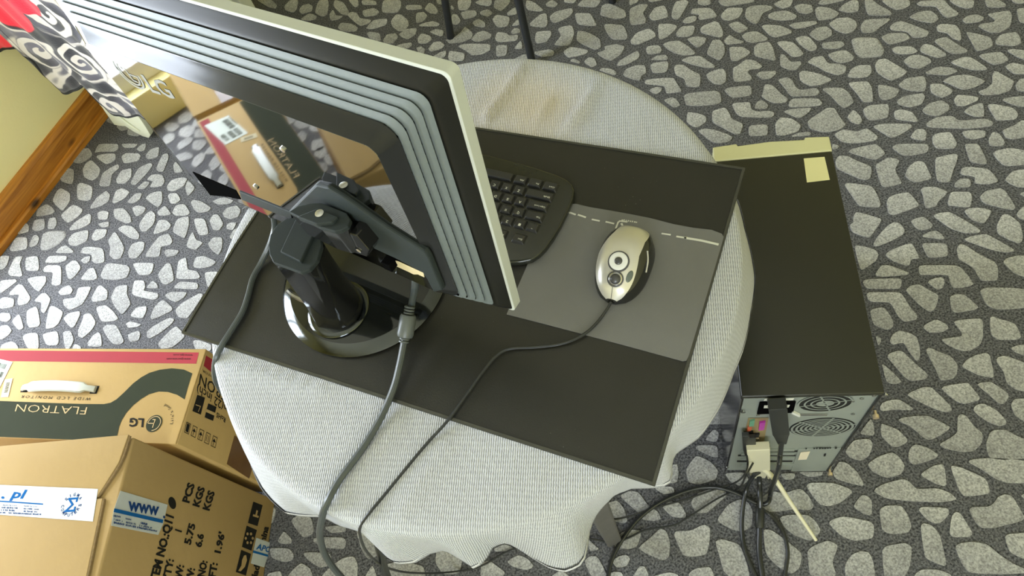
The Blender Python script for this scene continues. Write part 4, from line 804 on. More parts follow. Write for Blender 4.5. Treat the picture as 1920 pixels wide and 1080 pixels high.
# aerial of the wireless card
m_ivory = mat('ivory_plastic', (0.66, 0.63, 0.47), 0.4)
a0 = RP_(1428, 862, 0.006); a1 = U(1530, 1013, 0.010)
an = MB().tube([a0 + RN * 0.004, a0 + RN * 0.014, a0.lerp(a1, 0.25), a0.lerp(a1, 0.5), a1], lambda t: 0.0066 - 0.0036 * t, 12, sub=6)
an.build('aerial', m_ivory, tower, smooth=True)
# ---------------------------------------------------------------- cardboard boxes
m_card = mat('brown_cardboard', (0.50, 0.34, 0.135), 0.8, noise=0.16, nscale=7, bump=0.25, bscale=60, color2=(0.43, 0.285, 0.11), spec=0.25)
m_card2 = mat('plain_cardboard', (0.47, 0.325, 0.15), 0.8, noise=0.16, nscale=6, bump=0.3, bscale=45, color2=(0.40, 0.27, 0.115), spec=0.25)
m_cut = mat('cut_cardboard', (0.30, 0.20, 0.09), 0.9, noise=0.5, nscale=250)
m_red = mat('red_print', (0.33, 0.012, 0.022), 0.8, noise=0.1, nscale=40)
m_grey = mat('grey_print', (0.036, 0.042, 0.024), 0.85, spec=0.1, noise=0.12, nscale=30)
m_ink = mat('black_ink', (0.018, 0.017, 0.015), 0.9, spec=0.1)
m_tan = mat('unprinted_tan', (0.50, 0.34, 0.135), 0.7)
m_blue = mat('blue_ink', (0.012, 0.11, 0.34), 0.9, spec=0.05)
m_navy = mat('navy_ink', (0.015, 0.05, 0.18), 0.9, spec=0.05)
m_tape = mat('white_packing_tape', (0.56, 0.59, 0.60), 0.45, spec=0.3, noise=0.08, nscale=60, bump=0.2, bscale=120)
m_btape = mat('brown_tape', (0.17, 0.085, 0.03), 0.15, noise=0.3, nscale=40, bump=0.4, bscale=60)
m_hwhite = mat('white_handle_plastic', (0.60, 0.62, 0.58), 0.3)
LX, LY, LYAW, LD, LZ, LLEN = -0.5740, 0.7877, -0.4452, 0.1827, 0.3800, 0.57
LA = rot2(LYAW, -1, 0); LB = rot2(LYAW, 0, -1)
def LF(a, b, z): return Vector((LX, LY, 0)) + LA * a + LB * b + Vector((0, 0, z))
lgbox = empty('cardboard_box', LF(LLEN / 2, LD / 2, 0), 'printed monitor carton with red stripe, grey band and white carrying handle', 'box')
MB().box(LF, (0, LLEN), (0, LD), (0, LZ - 0.003)).build('carton', m_card, lgbox, bevel=0.003, seg=2, smooth=True, angle=50)
MB().box(LF, (0.001, LLEN - 0.001), (0.0, LD), (LZ - 0.0032, LZ)).build('top_flap', m_card, lgbox, bevel=0.0014, seg=2, smooth=True, angle=50)
lt = lambda x, y, o=0.0004: U(x, y, LZ + o)
ls_o, ls_n = LF(0, 0, 0), -LA
lsd = lambda x, y, o=0.0005: UP(x, y, ls_o + ls_n * o, ls_n)
def up_ab(a, b, o=0.0004): return LF(a, b, LZ + o)
def ab(px, py):
    d = U(px, py, LZ) - LF(0, 0, LZ); return d.dot(LA), d.dot(LB)
x = MB(); r0_, r1_ = ab(373, 661), ab(368, 682); r2_, r3_ = ab(0, 656.5), ab(0, 676.5)
fill(x, [up_ab(*r0_), up_ab(*r1_), up_ab(LLEN - 0.01, r3_[1]), up_ab(LLEN - 0.01, r2_[1])]); x.build('red_stripe', m_red, lgbox)
z5 = lambda X, Y: (X / 4.0, 620 + Y / 4.0)
SW = [(0, 527), (200, 535), (400, 543), (620, 550), (780, 551), (830, 541), (875, 515), (930, 465), (1000, 395), (1060, 350), (1120, 317), (1200, 293), (1290, 283), (1380, 292), (1443, 321), (1412, 420), (1385, 516), (1330, 482), (1260, 460), (1190, 457), (1120, 477), (1060, 512), (1000, 560), (950, 615), (915, 670), (895, 720), (880, 790), (874, 850)]
pts = [ab(*z5(*q)) for q in SW]
pts = [(min(max(a, 0.002), LLEN), min(b, LD - 0.001)) for a, b in pts]
pts += [(pts[-1][0] + 0.004, LD - 0.001), (LLEN - 0.005, LD - 0.001), (LLEN - 0.005, pts[0][1])]
x = MB(); fill(x, [up_ab(a, b) for a, b in pts]); x.build('grey_band', m_grey, lgbox)
def prt(name, m, parent, items, P, **k):
    """items: (text, baseline start px, baseline end px, top of first letter px)"""
    for it in items:
        t = MB()
        if isinstance(it[0], int):
            scribble(t, P(*it[1]), P(*it[2]), P(*it[3]), it[0], it[0] + int(it[1][0])); t.build(name, m, parent)['kind'] = 'stuff'; continue
        kk = dict(k); kk.update(it[4] if len(it) > 4 else {})
        text_on(t, it[0], P(*it[1]), P(*it[2]), P(*it[3]), **kk); t.build(name, m, parent)
lt8 = lambda x, y: lt(x, y, 0.0008)
q5 = lambda *a: z5(*a)
prt('printed_text', m_tan, lgbox, [('FLATRON', q5(655, 573), q5(128, 551), q5(640, 630), {'bold': -0.012})], lt8)
prt('printed_text', m_ink, lgbox, [('W I D E   L C D   M O N I T O R', q5(680, 502), q5(165, 484), q5(674, 523), {'shear': 0.2}), ('LG', q5(1080, 660), q5(975, 656), q5(1073, 722), {'bold': 0.03}),
     ('www.lge.com', q5(1445, 178), q5(1300, 176), q5(1443, 192)), ('www.lgservice.com', q5(1433, 206), q5(1250, 205), q5(1430, 222))], lt8)
# slogan on an arc, emblem
x = MB(); ec = lt8(*q5(1155, 696)); er = (lt8(*q5(1215, 690)) - lt8(*q5(1097, 700))).length / 2
ch = "Life's Good"; R_ = er * 2.15
for i, c in enumerate(ch):
    if c == ' ': continue
    ph = math.radians(3 + i * 7.0)
    er_dir = LA * -math.cos(ph) - LB * math.sin(ph); tg = LA * math.sin(ph) - LB * math.cos(ph)
    wd = er * (0.10 if c in "if'" else 0.24)
    p = ec + er_dir * er * 2.42 - tg * wd / 2
    text_on(x, c, p, p + tg * wd, p - er_dir * er * 0.34)
x.build('printed_slogan', m_ink, lgbox)
def discpoly(c, r, X, Y, seg=28): return [c + X * math.cos(2 * math.pi * k / seg) * r + Y * math.sin(2 * math.pi * k / seg) * r for k in range(seg)]
x = MB(); fill(x, discpoly(ec, er, LA, LB)); emb = x.build('printed_emblem', m_grey, lgbox)
x = MB(); e2 = ec + Vector((0, 0, 0.0004))
for k in range(20):
    t0, t1 = math.radians(90 + 270 * k / 20), math.radians(90 + 270 * (k + 1) / 20)
    f = lambda t, r: e2 + LA * math.cos(t) * r + LB * math.sin(t) * r
    x.add([f(t0, er * .78), f(t1, er * .78), f(t1, er * .86), f(t0, er * .86)], [(0, 1, 2, 3)])
line_on(x, [e2 + LB * er * .45, e2 - LB * er * .45, e2 - LB * er * .45 + LA * er * .3], er * .1, ZV)
line_on(x, [e2, e2 + LA * er * .7], er * .1, ZV)
x.build('emblem_face', m_tan, emb)
# handle slot and arched white handle
ha0, ha1 = ab(*q5(720, 452)), ab(*q5(175, 440))
hc = ((ha0[0] + ha1[0]) / 2, (ha0[1] + ha1[1]) / 2 - 0.002)
for a in (ha0[0] + 0.004, ha1[0] - 0.004):
    x = MB(); fill(x, [up_ab(a - 0.008, hc[1] - 0.008), up_ab(a + 0.008, hc[1] - 0.008), up_ab(a + 0.008, hc[1] + 0.008), up_ab(a - 0.008, hc[1] + 0.008)]); x.build('handle_slot', m_ink, lgbox)
rings = []
for k in range(21):
    t = k / 20; a = ha0[0] + (ha1[0] - ha0[0]) * t
    e_ = min(t, 1 - t) * 20; hw = 0.0062 if e_ < 2.0 else 0.0062 + 0.0048 * min(1, (e_ - 2.0) / 1.0)
    z = LZ + 0.0015 + 0.012 * math.sin(math.pi * t) ** 0.6
    rings.append([LF(a, hc[1] + sy * hw - 0.002 * math.sin(math.pi * t), z + dz) for sy, dz in ((-1, 0), (-0.8, 0.0035), (0, 0.0045), (0.8, 0.0035), (1, 0), (0.8, -0.001), (-0.8, -0.001))])
MB().loft(rings).build('carrying_handle', m_hwhite, lgbox, smooth=True, angle=50)
# shipping labels at the left end
m_label = mat('white_paper_label', (0.66, 0.72, 0.66), 0.55, noise=0.04, nscale=30)
L1 = [ab(24, 679), ab(-2, 731), ab(-70, 715), ab(-48, 662)]
x = MB(); fill(x, [up_ab(a, b, 0.0008) for a, b in L1]); lab = x.build('paper_label', m_label, lgbox)
def lerp2(Q, u, v): return tuple((Q[0][i] * (1 - u) + Q[3][i] * u) * (1 - v) + (Q[1][i] * (1 - u) + Q[2][i] * u) * v for i in (0, 1))
x = MB()
def bars_(Q, u0, u1, v0, v1, n_, z=0.0011):
    for k in range(n_):
        a = u0 + (u1 - u0) * k / n_; c = a + (u1 - u0) / n_ * random.choice((0.35, 0.5, 0.65))
        fill(x, [up_ab(*lerp2(Q, *uv), z) for uv in ((a, v0), (c, v0), (c, v1), (a, v1))])
bars_(L1, 0.10, 0.40, 0.12, 0.30, 14); bars_(L1, 0.45, 0.9, 0.62, 0.86, 18); bars_(L1, 0.08, 0.40, 0.40, 0.60, 14); bars_(L1, 0.08, 0.40, 0.66, 0.86, 14)
x.build('barcode', m_ink, lab)
x = MB(); P_ = lambda u, v: up_ab(*lerp2(L1, u, v), 0.0012); text_on(x, 'L226WT', P_(0.92, 0.93), P_(0.5, 0.93), P_(0.92, 0.995), bold=0.02); x.build('printed_text', m_ink, lab)
L2 = [q5(36, 366), q5(95, 356), q5(62, 497), q5(6, 500)]
x = MB(); fill(x, [lt(*q, 0.0008) for q in L2]); lab2 = x.build('paper_label', mat('buff_label', (0.60, 0.52, 0.30), 0.6), lgbox)
x = MB()
for k in range(7):
    t = 0.22 + 0.08 * k
    a = [lt(L2[0][i] * 1 + (L2[3][0] - L2[0][0]) * 0, L2[0][1], 0.0011) for i in (0,)]
    P_ = lambda u, v: lt(*[(L2[0][i] * (1 - u) + L2[1][i] * u) * (1 - v) + (L2[3][i] * (1 - u) + L2[2][i] * u) * v for i in (0, 1)], 0.0011)
    fill(x, [P_(0.3, t), P_(0.75, t), P_(0.75, t + 0.04), P_(0.3, t + 0.04)])
x.build('barcode', m_ink, lab2)
# right end of the carton
x = MB(); fill(x, [lsd(*q5(*q)) for q in ((1546, 186), (1606, 225), (1590, 315), (1528, 264))]); x.build('red_patch', m_red, lgbox)
prt('printed_text', m_ink, lgbox, [('FLATRON', q5(1815, 535), q5(1502, 322), q5(1806, 610), {'bold': 0.01}), ('55.8cm(22 inch)', q5(1830, 645), q5(1482, 403), q5(1822, 700), {'bold': 0.01}), ('MONITOR', q5(1650, 372), q5(1520, 290), q5(1648, 388)),
     ('RoHS', q5(1694, 655), q5(1627, 612), q5(1688, 690), {'bold': 0.02})], lsd)
for Q in ([(1480, 481), (1538, 502), (1506, 630), (1443, 603)], [(1562, 545), (1624, 572), (1598, 677), (1535, 650)]):
    x = MB(); fill(x, [lsd(*q5(*q)) for q in Q]); ic = x.build('pictogram', m_ink, lgbox)
    x = MB(); c = [sum(q[i] for q in Q) / 4 for i in (0, 1)]
    if Q[0][0] < 1500: line_on(x, [lsd(*q5(c[0] - 22, c[1] + 2), 0.0009), lsd(*q5(c[0] + 12, c[1] + 14), 0.0009), lsd(*q5(c[0] - 4, c[1] + 52), 0.0009)], 0.0016, ls_n)
    else:
        fill(x, [lsd(*q5(c[0] + dx, c[1] + dy), 0.0009) for dx, dy in ((-36, -26), (36, 6), (32, 28), (-40, -4))])
    x.build('pictogram_mark', m_tan, ic)
for k in range(5):
    ox, oy = 50 * k, 25.5 * k; Q = [(1400 + ox, 686 + oy), (1430 + ox, 702 + oy), (1414 + ox, 776 + oy), (1382 + ox, 760 + oy)]
    x = MB(); line_on(x, [lsd(*q5(*q)) for q in Q], 0.0011, ls_n, True)
    c = (1406 + ox, 731 + oy)
    if k == 0: fill(x, [lsd(*q5(*q)) for q in ((1404 + ox, 695 + oy), (1424 + ox, 706 + oy), (1410 + ox, 766 + oy), (1391 + ox, 752 + oy))])
    elif k == 3:
        for dx in (-6, 7): line_on(x, [lsd(*q5(c[0] + dx + 5, c[1] - 22 + dx * .5)), lsd(*q5(c[0] + dx - 5, c[1] + 22 + dx * .5))], 0.0012, ls_n)
    else:
        fill(x, [lsd(*q5(c[0] + dx, c[1] + dy)) for dx, dy in ((-13, -4), (2, -24), (12, 8))]); line_on(x, [lsd(*q5(c[0] - 2, c[1])), lsd(*q5(c[0] - 9, c[1] + 26))], 0.0014, ls_n)
    x.build('pictogram', m_ink, lgbox)
x = MB(); x.prism([lsd(*q5(*q), 0.0002) for q in ((1758, 786), (1930, 890), (1868, 1110), (1700, 1000))], ls_n * 0.0005); x.build('brown_tape', m_btape, lgbox)

BX, BY, BYAW, BH, BDEP, BLEN = -0.6669, 0.6131, -0.3347, 0.4781, 0.44, 0.52
BA = rot2(BYAW, -1, 0); BB = rot2(BYAW, 0, -1)
def BF(a, b, z): return Vector((BX, BY, 0)) + BA * a + BB * b + Vector((0, 0, z))
box2 = empty('cardboard_box', BF(BLEN / 2, BDEP / 2, 0), 'taller plain brown carton with white printed tape and black stencilled lettering', 'box')
MB().box(BF, (0, BLEN), (0, BDEP), (0, BH - 0.006)).build('carton', m_card2, box2, bevel=0.004, seg=2, smooth=True, angle=50)
bs_n = -BA; bs_o = BF(0, 0, 0)
bsd = lambda x, y, o=0.0006: UP(x, y, bs_o + bs_n * o, bs_n)
bt = lambda x, y, o=0.0: U(x, y, BH + o)
z6 = lambda X, Y: (X / 4.0, 810 + Y / 4.0)
def bab(px, py, z=BH):
    d = U(px, py, z) - BF(0, 0, z); return d.dot(BA), d.dot(BB)
# two flaps meeting under the tape; their cut ends stand a little off the side wall
seam = bab(*z6(330, 522))[1]
e0, e1, e2_, e3 = bab(*z6(978, 0)), bab(*z6(716, 520)), bab(*z6(752, 558)), bab(*z6(645, 1080))
FT = 0.0055
def flap(pts, sag):
    m = MB()
    top = [BF(a, b, BH - FT + sag_) for (a, b), sag_ in zip(pts, sag)]
    m.prism(top, Vector((0, 0, FT)))
    return m.build('flap', m_card2, box2, bevel=0.0015, smooth=True, angle=40)
flap([(e0[0], -0.002), (e0[0] + 0.006, seam * 0.45), (e1[0], seam - 0.001), (BLEN, seam - 0.001), (BLEN, -0.002)], [0.003, 0.002, 0, 0, 0])
e3b = e2_[0] + (e3[0] - e2_[0]) * (BDEP - seam) / max(0.01, e3[1] - e2_[1])
flap([(e2_[0], seam + 0.001), (e3b, BDEP + 0.001), (BLEN, BDEP + 0.001), (BLEN, seam + 0.001)], [0, 0.002, 0, 0])
cut = MB()
cut.tube([BF(e0[0] - 0.0006, 0.0, BH - 0.001), BF(e0[0] + 0.005, seam * 0.45, BH - 0.002), BF(e1[0] - 0.0006, seam - 0.002, BH - 0.003)], 0.0024, 6)
cut.tube([BF(e2_[0] - 0.0006, seam + 0.002, BH - 0.003), BF((e2_[0] + e3b) / 2 - 0.0006, (seam + BDEP) / 2, BH - 0.002), BF(e3b - 0.0006, BDEP, BH - 0.001)], 0.0024, 6)
cut.build('cut_edge', m_cut, box2, smooth=True)
tp = [bab(*z6(738, 428)), bab(*z6(700, 672)), bab(*z6(0, 622)), bab(*z6(0, 397))]
x = MB(); x.prism([BF(a, b, BH + 0.0004) for a, b in (tp[0], tp[1], tp[2], (BLEN + 0.0, tp[2][1] + 0.001), (BLEN + 0.0, tp[3][1] + 0.001), tp[3])], Vector((0, 0, 0.0005)))
tape = x.build('printed_tape', m_tape, box2, bevel=0.0002, seg=1)
b1 = lambda x, y: U(x, y, BH + 0.0012)
prt('tape_lettering', m_blue, tape, [('pl', z6(72, 492), z6(196, 500), z6(84, 428), {'bold': 0.03, 'shear': 0.25}), ('.', z6(8, 497), z6(34, 498), z6(8, 420), {'bold': 0.03})], b1)
prt('tape_small_print', m_navy, tape, [('Apollo Sp. z o.o.', z6(20, 553), z6(128, 556), z6(20, 541)), (16, z6(12, 572), z6(132, 577), z6(12, 559)), (14, z6(8, 590), z6(112, 596), z6(8, 577)), ('Apollo Sp. z o.o.', z6(178, 560), z6(282, 564), z6(178, 547)), (17, z6(178, 580), z6(300, 586), z6(178, 567)), (12, z6(178, 600), z6(282, 605), z6(178, 587)), (44, z6(0, 609), z6(310, 624), z6(0, 597), {'bold': 0.01})], b1)
x = MB(); fill(x, [b1(*z6(*q)) for q in ((-200, 500), (322, 536), (322, 546), (-200, 510))]); x.build('blue_line', m_blue, tape)
# round shop mark: sigma inside a ring of letters
x = MB(); sc = b1(*z6(537, 545)); sr = (b1(*z6(612, 548)) - b1(*z6(462, 542))).length / 2
SA, SBv = -BA, -BB
for txt_, a_mid, da in (('SIGMA', 90, -27), ('COMPUTERS', 270, 21)):
    nC = len(txt_)
    for i, c in enumerate(txt_):
        th = math.radians(a_mid + da * (i - (nC - 1) / 2)); d = SA * math.cos(th) + SBv * math.sin(th); tg = (SA * math.sin(th) - SBv * math.cos(th)) * (1 if da < 0 else -1)
        upd = d if da < 0 else -d
        p = sc + d * sr * 0.84 - tg * sr * 0.11 - upd * sr * 0.13
        wI = 0.06 if c == 'I' else 0.22
        text_on(x, c, p + tg * sr * (0.11 - wI / 2), p + tg * sr * (0.11 + wI / 2), p + tg * sr * (0.11 - wI / 2) + upd * sr * 0.27, bold=0.02)
x.build('round_lettering', m_navy, tape)
x = MB(); line_on(x, [sc + SA * a * sr * 1.15 + SBv * b * sr * 1.1 for a, b in ((0.34, 0.26), (0.34, 0.46), (-0.36, 0.46), (0.08, 0.0), (-0.36, -0.46), (0.36, -0.46), (0.36, -0.24))], sr * 0.17, ZV); x.build('sigma_mark', m_blue, tape)
# side wall
x = MB(); x.prism([bsd(*z6(*q), 0.0003) for q in ((902, 440), (1256, 545), (1222, 690), (1186, 772), (833, 702), (850, 590))], bs_n * 0.0005); tape2 = x.build('printed_tape', m_tape, box2, bevel=0.0002, seg=1)
b2 = lambda x, y: bsd(x, y, 0.0013)
prt('tape_lettering', m_navy, tape2, [('www', z6(958, 585), z6(1190, 625), z6(966, 488), {'bold': 0.03}), ('.', z6(1222, 642), z6(1240, 646), z6(1226, 560), {'bold': 0.03})], b2)
x = MB(); fill(x, [b2(*z6(*q)) for q in ((858, 572), (1225, 658), (1220, 684), (852, 600))]); x.build('blue_line', m_blue, tape2)
prt('tape_small_print', m_navy, tape2, [(9, z6(850, 635), z6(905, 645), z6(852, 618)), (12, z6(935, 655), z6(1010, 670), z6(937, 640)), (9, z6(1055, 690), z6(1105, 700), z6(1057, 672)), (12, z6(848, 660), z6(920, 676), z6(850, 645)), (12, z6(945, 684), z6(1020, 698), z6(947, 668)), (13, z6(1045, 708), z6(1140, 725), z6(1047, 693)), (44, z6(845, 685), z6(1180, 752), z6(847, 668), {'bold': 0.01})], b2)
bb_ = {'bold': 0.045}
def sten(txt, X0, Y0, X1, Y1, h=52):
    d = Vector((X1 - X0, Y1 - Y0)); d.normalize()
    return (txt, z6(X0, Y0), z6(X1, Y1), z6(X0 + d.y * h, Y0 - d.x * h), bb_)
prt('stencilled_text', m_ink, box2, [sten('ITEM NO.:Q11', 1176, 1150, 1303, 634, 60), sten("Q'TY:", 1262, 1160, 1303, 958, 52), sten('1', 1359, 753, 1363, 741, 48), sten('PCS', 1417, 535, 1461, 392, 52),
     sten('G.W:', 1345, 1180, 1380, 1002, 52), sten('5.75', 1428, 848, 1466, 692, 48), sten('KGS', 1492, 565, 1537, 420, 50), sten('N.W:', 1428, 1200, 1462, 1025, 52), sten('6.6', 1508, 868, 1530, 768, 46), sten('KGS', 1568, 592, 1611, 450, 50),
     sten('C/NO:', 1520, 1160, 1556, 970, 52), sten('CU.FT:', 1592, 1240, 1632, 985, 52), sten("1.96'", 1652, 912, 1688, 756, 44)], bsd)
x = MB(); c = z6(1292, 532)
fill(x, [bsd(c[0] + 7 * math.cos(t) + 2 * math.sin(t), c[1] + 11.5 * math.sin(t)) for t in [2 * math.pi * k / 24 for k in range(24)]]); x.build('black_dot', m_ink, box2)
z8 = lambda X, Y: (320 + X / 4.0, 810 + Y / 4.0)
for k, Q in enumerate(([(620, 522), (690, 549), (652, 706), (580, 682)], [(570, 702), (647, 735), (606, 890), (535, 862)], [(530, 884), (603, 914), (565, 1077), (489, 1050)])):
    x = MB(); fill(x, [bsd(*z8(*q)) for q in Q]); ic = x.build('pictogram', m_ink, box2)
    cx, cy = sum(q[0] for q in Q) / 4, sum(q[1] for q in Q) / 4; x = MB()
    P_ = lambda dx, dy: bsd(*z8(cx + dx, cy + dy), 0.0010)
    if k == 0: fill(x, [P_(*q) for q in ((8, -30), (20, -24), (12, 10), (26, 16), (22, 30), (-20, 16), (-16, 2), (0, 6))])
    elif k == 1:
        for j in range(6):
            t = j * math.pi / 3; fill(x, [P_(math.cos(t) * 26 + 9 * math.cos(s_), math.sin(t) * 38 + 12 * math.sin(s_)) for s_ in [math.pi * q / 3 for q in range(6)]])
    else: fill(x, [P_(*q) for q in ((20, -58), (26, -20), (10, 30), (-22, 64), (-40, 60), (-16, 20), (-12, -20), (4, -56))])
    x.build('pictogram_mark', m_card2, ic)
prt('stencilled_text', m_ink, box2, [('Made in China', z8(640, 1130), z8(735, 715), z8(598, 1118), bb_)], bsd)
x = MB(); x.prism([bsd(*z8(*q), 0.0008) for q in ((642, 793), (760, 835), (700, 1015), (600, 985))], bs_n * 0.0005); tape3 = x.build('printed_tape', m_tape, box2, bevel=0.0002, seg=1)
prt('tape_lettering', m_blue, tape3, [('APO', z8(640, 878), z8(745, 905), z8(655, 838), {'bold': 0.03})], lambda x, y: bsd(x, y, 0.0018))
x = MB(); fill(x, [bsd(*z8(*q), 0.0018) for q in ((622, 888), (735, 922), (730, 936), (616, 905))]); x.build('blue_line', m_blue, tape3)

# third carton, out of frame to the left: it shows only as a reflection in the panel
bx3 = empty('cardboard_box', LF(LLEN + 0.325, 0.10, 0), 'plain lidded brown carton beyond the left frame edge, mirrored in the glossy panel', 'box')
MB().box(LF, (LLEN + 0.05, LLEN + 0.60), (0.0, 0.205), (0, 0.36)).build('carton', m_card, bx3, bevel=0.004)
MB().box(LF, (LLEN + 0.048, LLEN + 0.602), (-0.002, 0.099), (0.3605, 0.365)).build('flap', m_card, bx3, bevel=0.0015)
MB().box(LF, (LLEN + 0.048, LLEN + 0.602), (0.101, 0.207), (0.3605, 0.365)).build('flap', m_card, bx3, bevel=0.0015)
MB().box(LF, (LLEN + 0.048, LLEN + 0.602), (0.075, 0.125), (0.3652, 0.3658)).build('brown_tape', m_btape, bx3)
# ---------------------------------------------------------------- keyboard (upside down to the camera), mostly behind the monitor
m_kb = mat('black_keyboard_case', (0.022, 0.023, 0.017), 0.22, noise=0.2, nscale=30)
m_key = mat('black_key', (0.022, 0.022, 0.020), 0.42, noise=0.15, nscale=200)
m_leg = mat('white_key_legend', (0.60, 0.60, 0.50), 0.6)
KZ = HT + 0.0044
kp = lambda x, y: U(x, y, HT + 0.020)
KX = (kp(931, 365) - kp(977, 376)).normalized(); KY = Vector((KX.y, -KX.x, 0))
if (kp(975, 417) - kp(979, 355)).dot(KY) < 0: KY = -KY
PT = (kp(931, 365) - kp(977, 376)).length / 2
K0 = kp(975, 417)                                             # centre of the key "1"
RP = abs((kp(975, 417) - kp(979, 355)).dot(KY)) / 3           # row pitch
def KF(x, y, z): return K0 + KX * x + KY * y + Vector((0, 0, KZ - K0.z + z))     # x: along the row, y: towards the Esc row
KL = PT * 15.0
kb = empty('keyboard', KF(KL / 2 - 0.03, -2 * RP, 0), 'black compact keyboard with white legends lying behind the monitor', 'keyboard')
def kxy(px, py):
    d = kp(px, py) - K0; return d.dot(KX), d.dot(KY)
edge = [kxy(*q) for q in ((955, 488), (975, 487), (995, 483), (1010, 473), (1022, 461), (1036, 442), (1050, 418), (1064, 390), (1073, 368), (1076, 352), (1073, 341), (1062, 331), (1040, 321), (1000, 308), (950, 294), (905, 283))]
xr = KL + 0.012
far0, far1 = edge[-1][1], edge[0][1] - 0.032
edge = [(0.085, far1), (0.045, edge[0][1] - 0.001)] + edge
ol = edge + [(xr - 0.05, far0 - 0.004), (xr - 0.012, far0 + 0.012), (xr, far0 + 0.035), (xr - 0.01, far1 - 0.03), (xr - 0.05, far1 - 0.004)]
MB().prism([KF(x, y, 0) for x, y in ol], Vector((0, 0, 0.011))).build('case', m_kb, kb, bevel=0.0035, seg=3, smooth=True, angle=60)
RX = kxy(1012, 424)[0] - PT * 0.0
rows = [  # y row (0 = number row), start x in pitches from the centre of "1", list of (width, legend)
    (1.28, -0.95, [(1.1, 'Esc'), (0.35, None), (1.05, 'F1'), (1.05, 'F2')]),
    (0, -1.5, [(1, '`')] + [(1, c) for c in '1234567890-='] + [(1.9, '')]),
    (-1, -1.5, [(1.5, 'Tab')] + [(1, c) for c in 'QWERTYUIOP[]'] + [(1.4, '')]),
    (-2, -1.5, [(1.75, 'Caps Lock')] + [(1, c) for c in "ASDFGHJKL;'"] + [(2.15, '')]),
    (-3, -1.5, [(2.25, 'Shift')] + [(1, c) for c in 'ZXCVBNM,./'] + [(2.65, '')]),
    (-4, -1.5, [(1.25, 'Ctrl'), (1.2, 'Fn'), (1.15, 'Alt'), (5.2, ''), (1.2, ''), (1.2, ''), (1.2, ''), (1.2, '')])]
_keymesh = {}
for ry, x0, keys in rows:
    x = x0
    for wd, lab in keys:
        if lab is None: x += wd; continue
        cx = (x + wd / 2) * PT; cy = ry * RP; x += wd
        kx_, ky_ = wd * PT / 2 - 0.0007, RP / 2 - 0.0007
        top = 0.0022
        kk = MB().loft([[KF(cx + sx * kx_, cy + sy * ky_, 0.0105) for sx, sy in ((-1, -1), (1, -1), (1, 1), (-1, 1))],
                        [KF(cx + sx * (kx_ - top), cy + sy * (ky_ - top) + 0.0006, 0.0150) for sx, sy in ((-1, -1), (1, -1), (1, 1), (-1, 1))]])
        ko = kk.build('key', m_key, kb, bevel=0.0007, seg=1)
        if lab and x < 6:
            h = 0.0036 if len(lab) == 1 else 0.0022
            wl = (0.0032 if len(lab) == 1 else 0.0016 * len(lab) + 0.001)
            xs = cx - min(kx_ - 0.004, wl / 2 + 0.0005) if len(lab) == 1 else cx - kx_ + 0.0035
            p0 = KF(xs, cy + 0.0012, 0.01512)
            # legend reads from the Esc side: up direction is towards the number row
            t = MB(); text_on(t, lab, p0, p0 + KX * wl, p0 + KY * h, bold=0.015); t.build('legend', m_leg, ko)

# ---------------------------------------------------------------- mouse
m_msil = mat('satin_silver_shell', (0.60, 0.58, 0.52), 0.32, metal=0.45, noise=0.04, nscale=40)
m_mblk = mat('glossy_black_side', (0.014, 0.014, 0.013), 0.12, noise=0.2, nscale=40, spec=0.7)
m_mgrey = mat('dark_grey_button', (0.07, 0.07, 0.075), 0.3, metal=0.3)
MZ = PZ + 0.0016
MFr = U(1146, 566, MZ + 0.006); MRe = U(1192, 418, MZ + 0.020)
MFr.z = MRe.z = MZ
MX = (MRe - MFr).normalized(); MLen = (MRe - MFr).length; MY = Vector((-MX.y, MX.x, 0))     # x: front to rear, y: to the image left
if (U(1115, 490, MZ) - U(1240, 490, MZ)).dot(MY) < 0: MY = -MY
mouse = empty('computer_mouse', MFr + MX * MLen / 2, 'silver and black wired mouse with round scroll buttons on the grey pad', 'mouse')
MHW = 0.0325
def mw(s):    # half widths along the length, s in 0..1
    return MHW * (max(0.0, 1 - abs(2 * s - 1) ** 2.6)) ** 0.5 * (0.92 + 0.12 * s)
def mh(s): return 0.012 + 0.026 * (max(0, math.sin(math.pi * min(1, max(0, (s * 0.92 + 0.04))))) ** 0.75) * (0.82 + 0.36 * s)
def MS(s, t, lift=0.0):
    """surface of the mouse: s along, t across (-1..1)"""
    w = mw(s); c = (max(0.0, 1 - abs(t) ** 2.5)) ** 0.42
    edge = min(1, (min(s, 1 - s) / 0.10)) ** 0.5
    z = (0.004 + (mh(s) - 0.004) * c) * (0.35 + 0.65 * edge)
    return MFr + MX * (s * MLen) + MY * (t * w) + Vector((0, 0, z + lift))
def patch(s0, s1, ta, tb, ns=24, ntt=14, lift=0.0, skirt=0.0):
    m = MB(); rings = []
    for i in range(ns + 1):
        s = s0 + (s1 - s0) * i / ns; a, c = ta(s), tb(s)
        rings.append([MS(s, a + (c - a) * k / ntt, lift) for k in range(ntt + 1)])
    m.loft(rings, False, False, closed=False)
    return m
sil_l = lambda s: -0.62 + 0.0 * s if False else (0.86 - 0.34 * max(0, s - 0.30) / 0.7 - 0.05 * (s < 0))
body = patch(0.004, 0.996, lambda s: -1, lambda s: 1, 40, 26)
base_ring = [MFr + MX * (s * MLen) + MY * (t * mw(s)) + Vector((0, 0, 0.0)) for s, t in [(0.004 + 0.992 * i / 20, 1) for i in range(21)] + [(0.996 - 0.992 * i / 20, -1) for i in range(21)]]
body.prism(base_ring, Vector((0, 0, 0.0045)))
body.build('body', m_mblk, mouse, smooth=True, angle=60)
tl = lambda s: 0.90 - 0.20 * s
tr = lambda s: -(0.62 - 0.22 * math.sin(math.pi * s) ** 2 + 0.0 * s) if s > 0.25 else -(0.84 - 0.22 * s / 0.25)
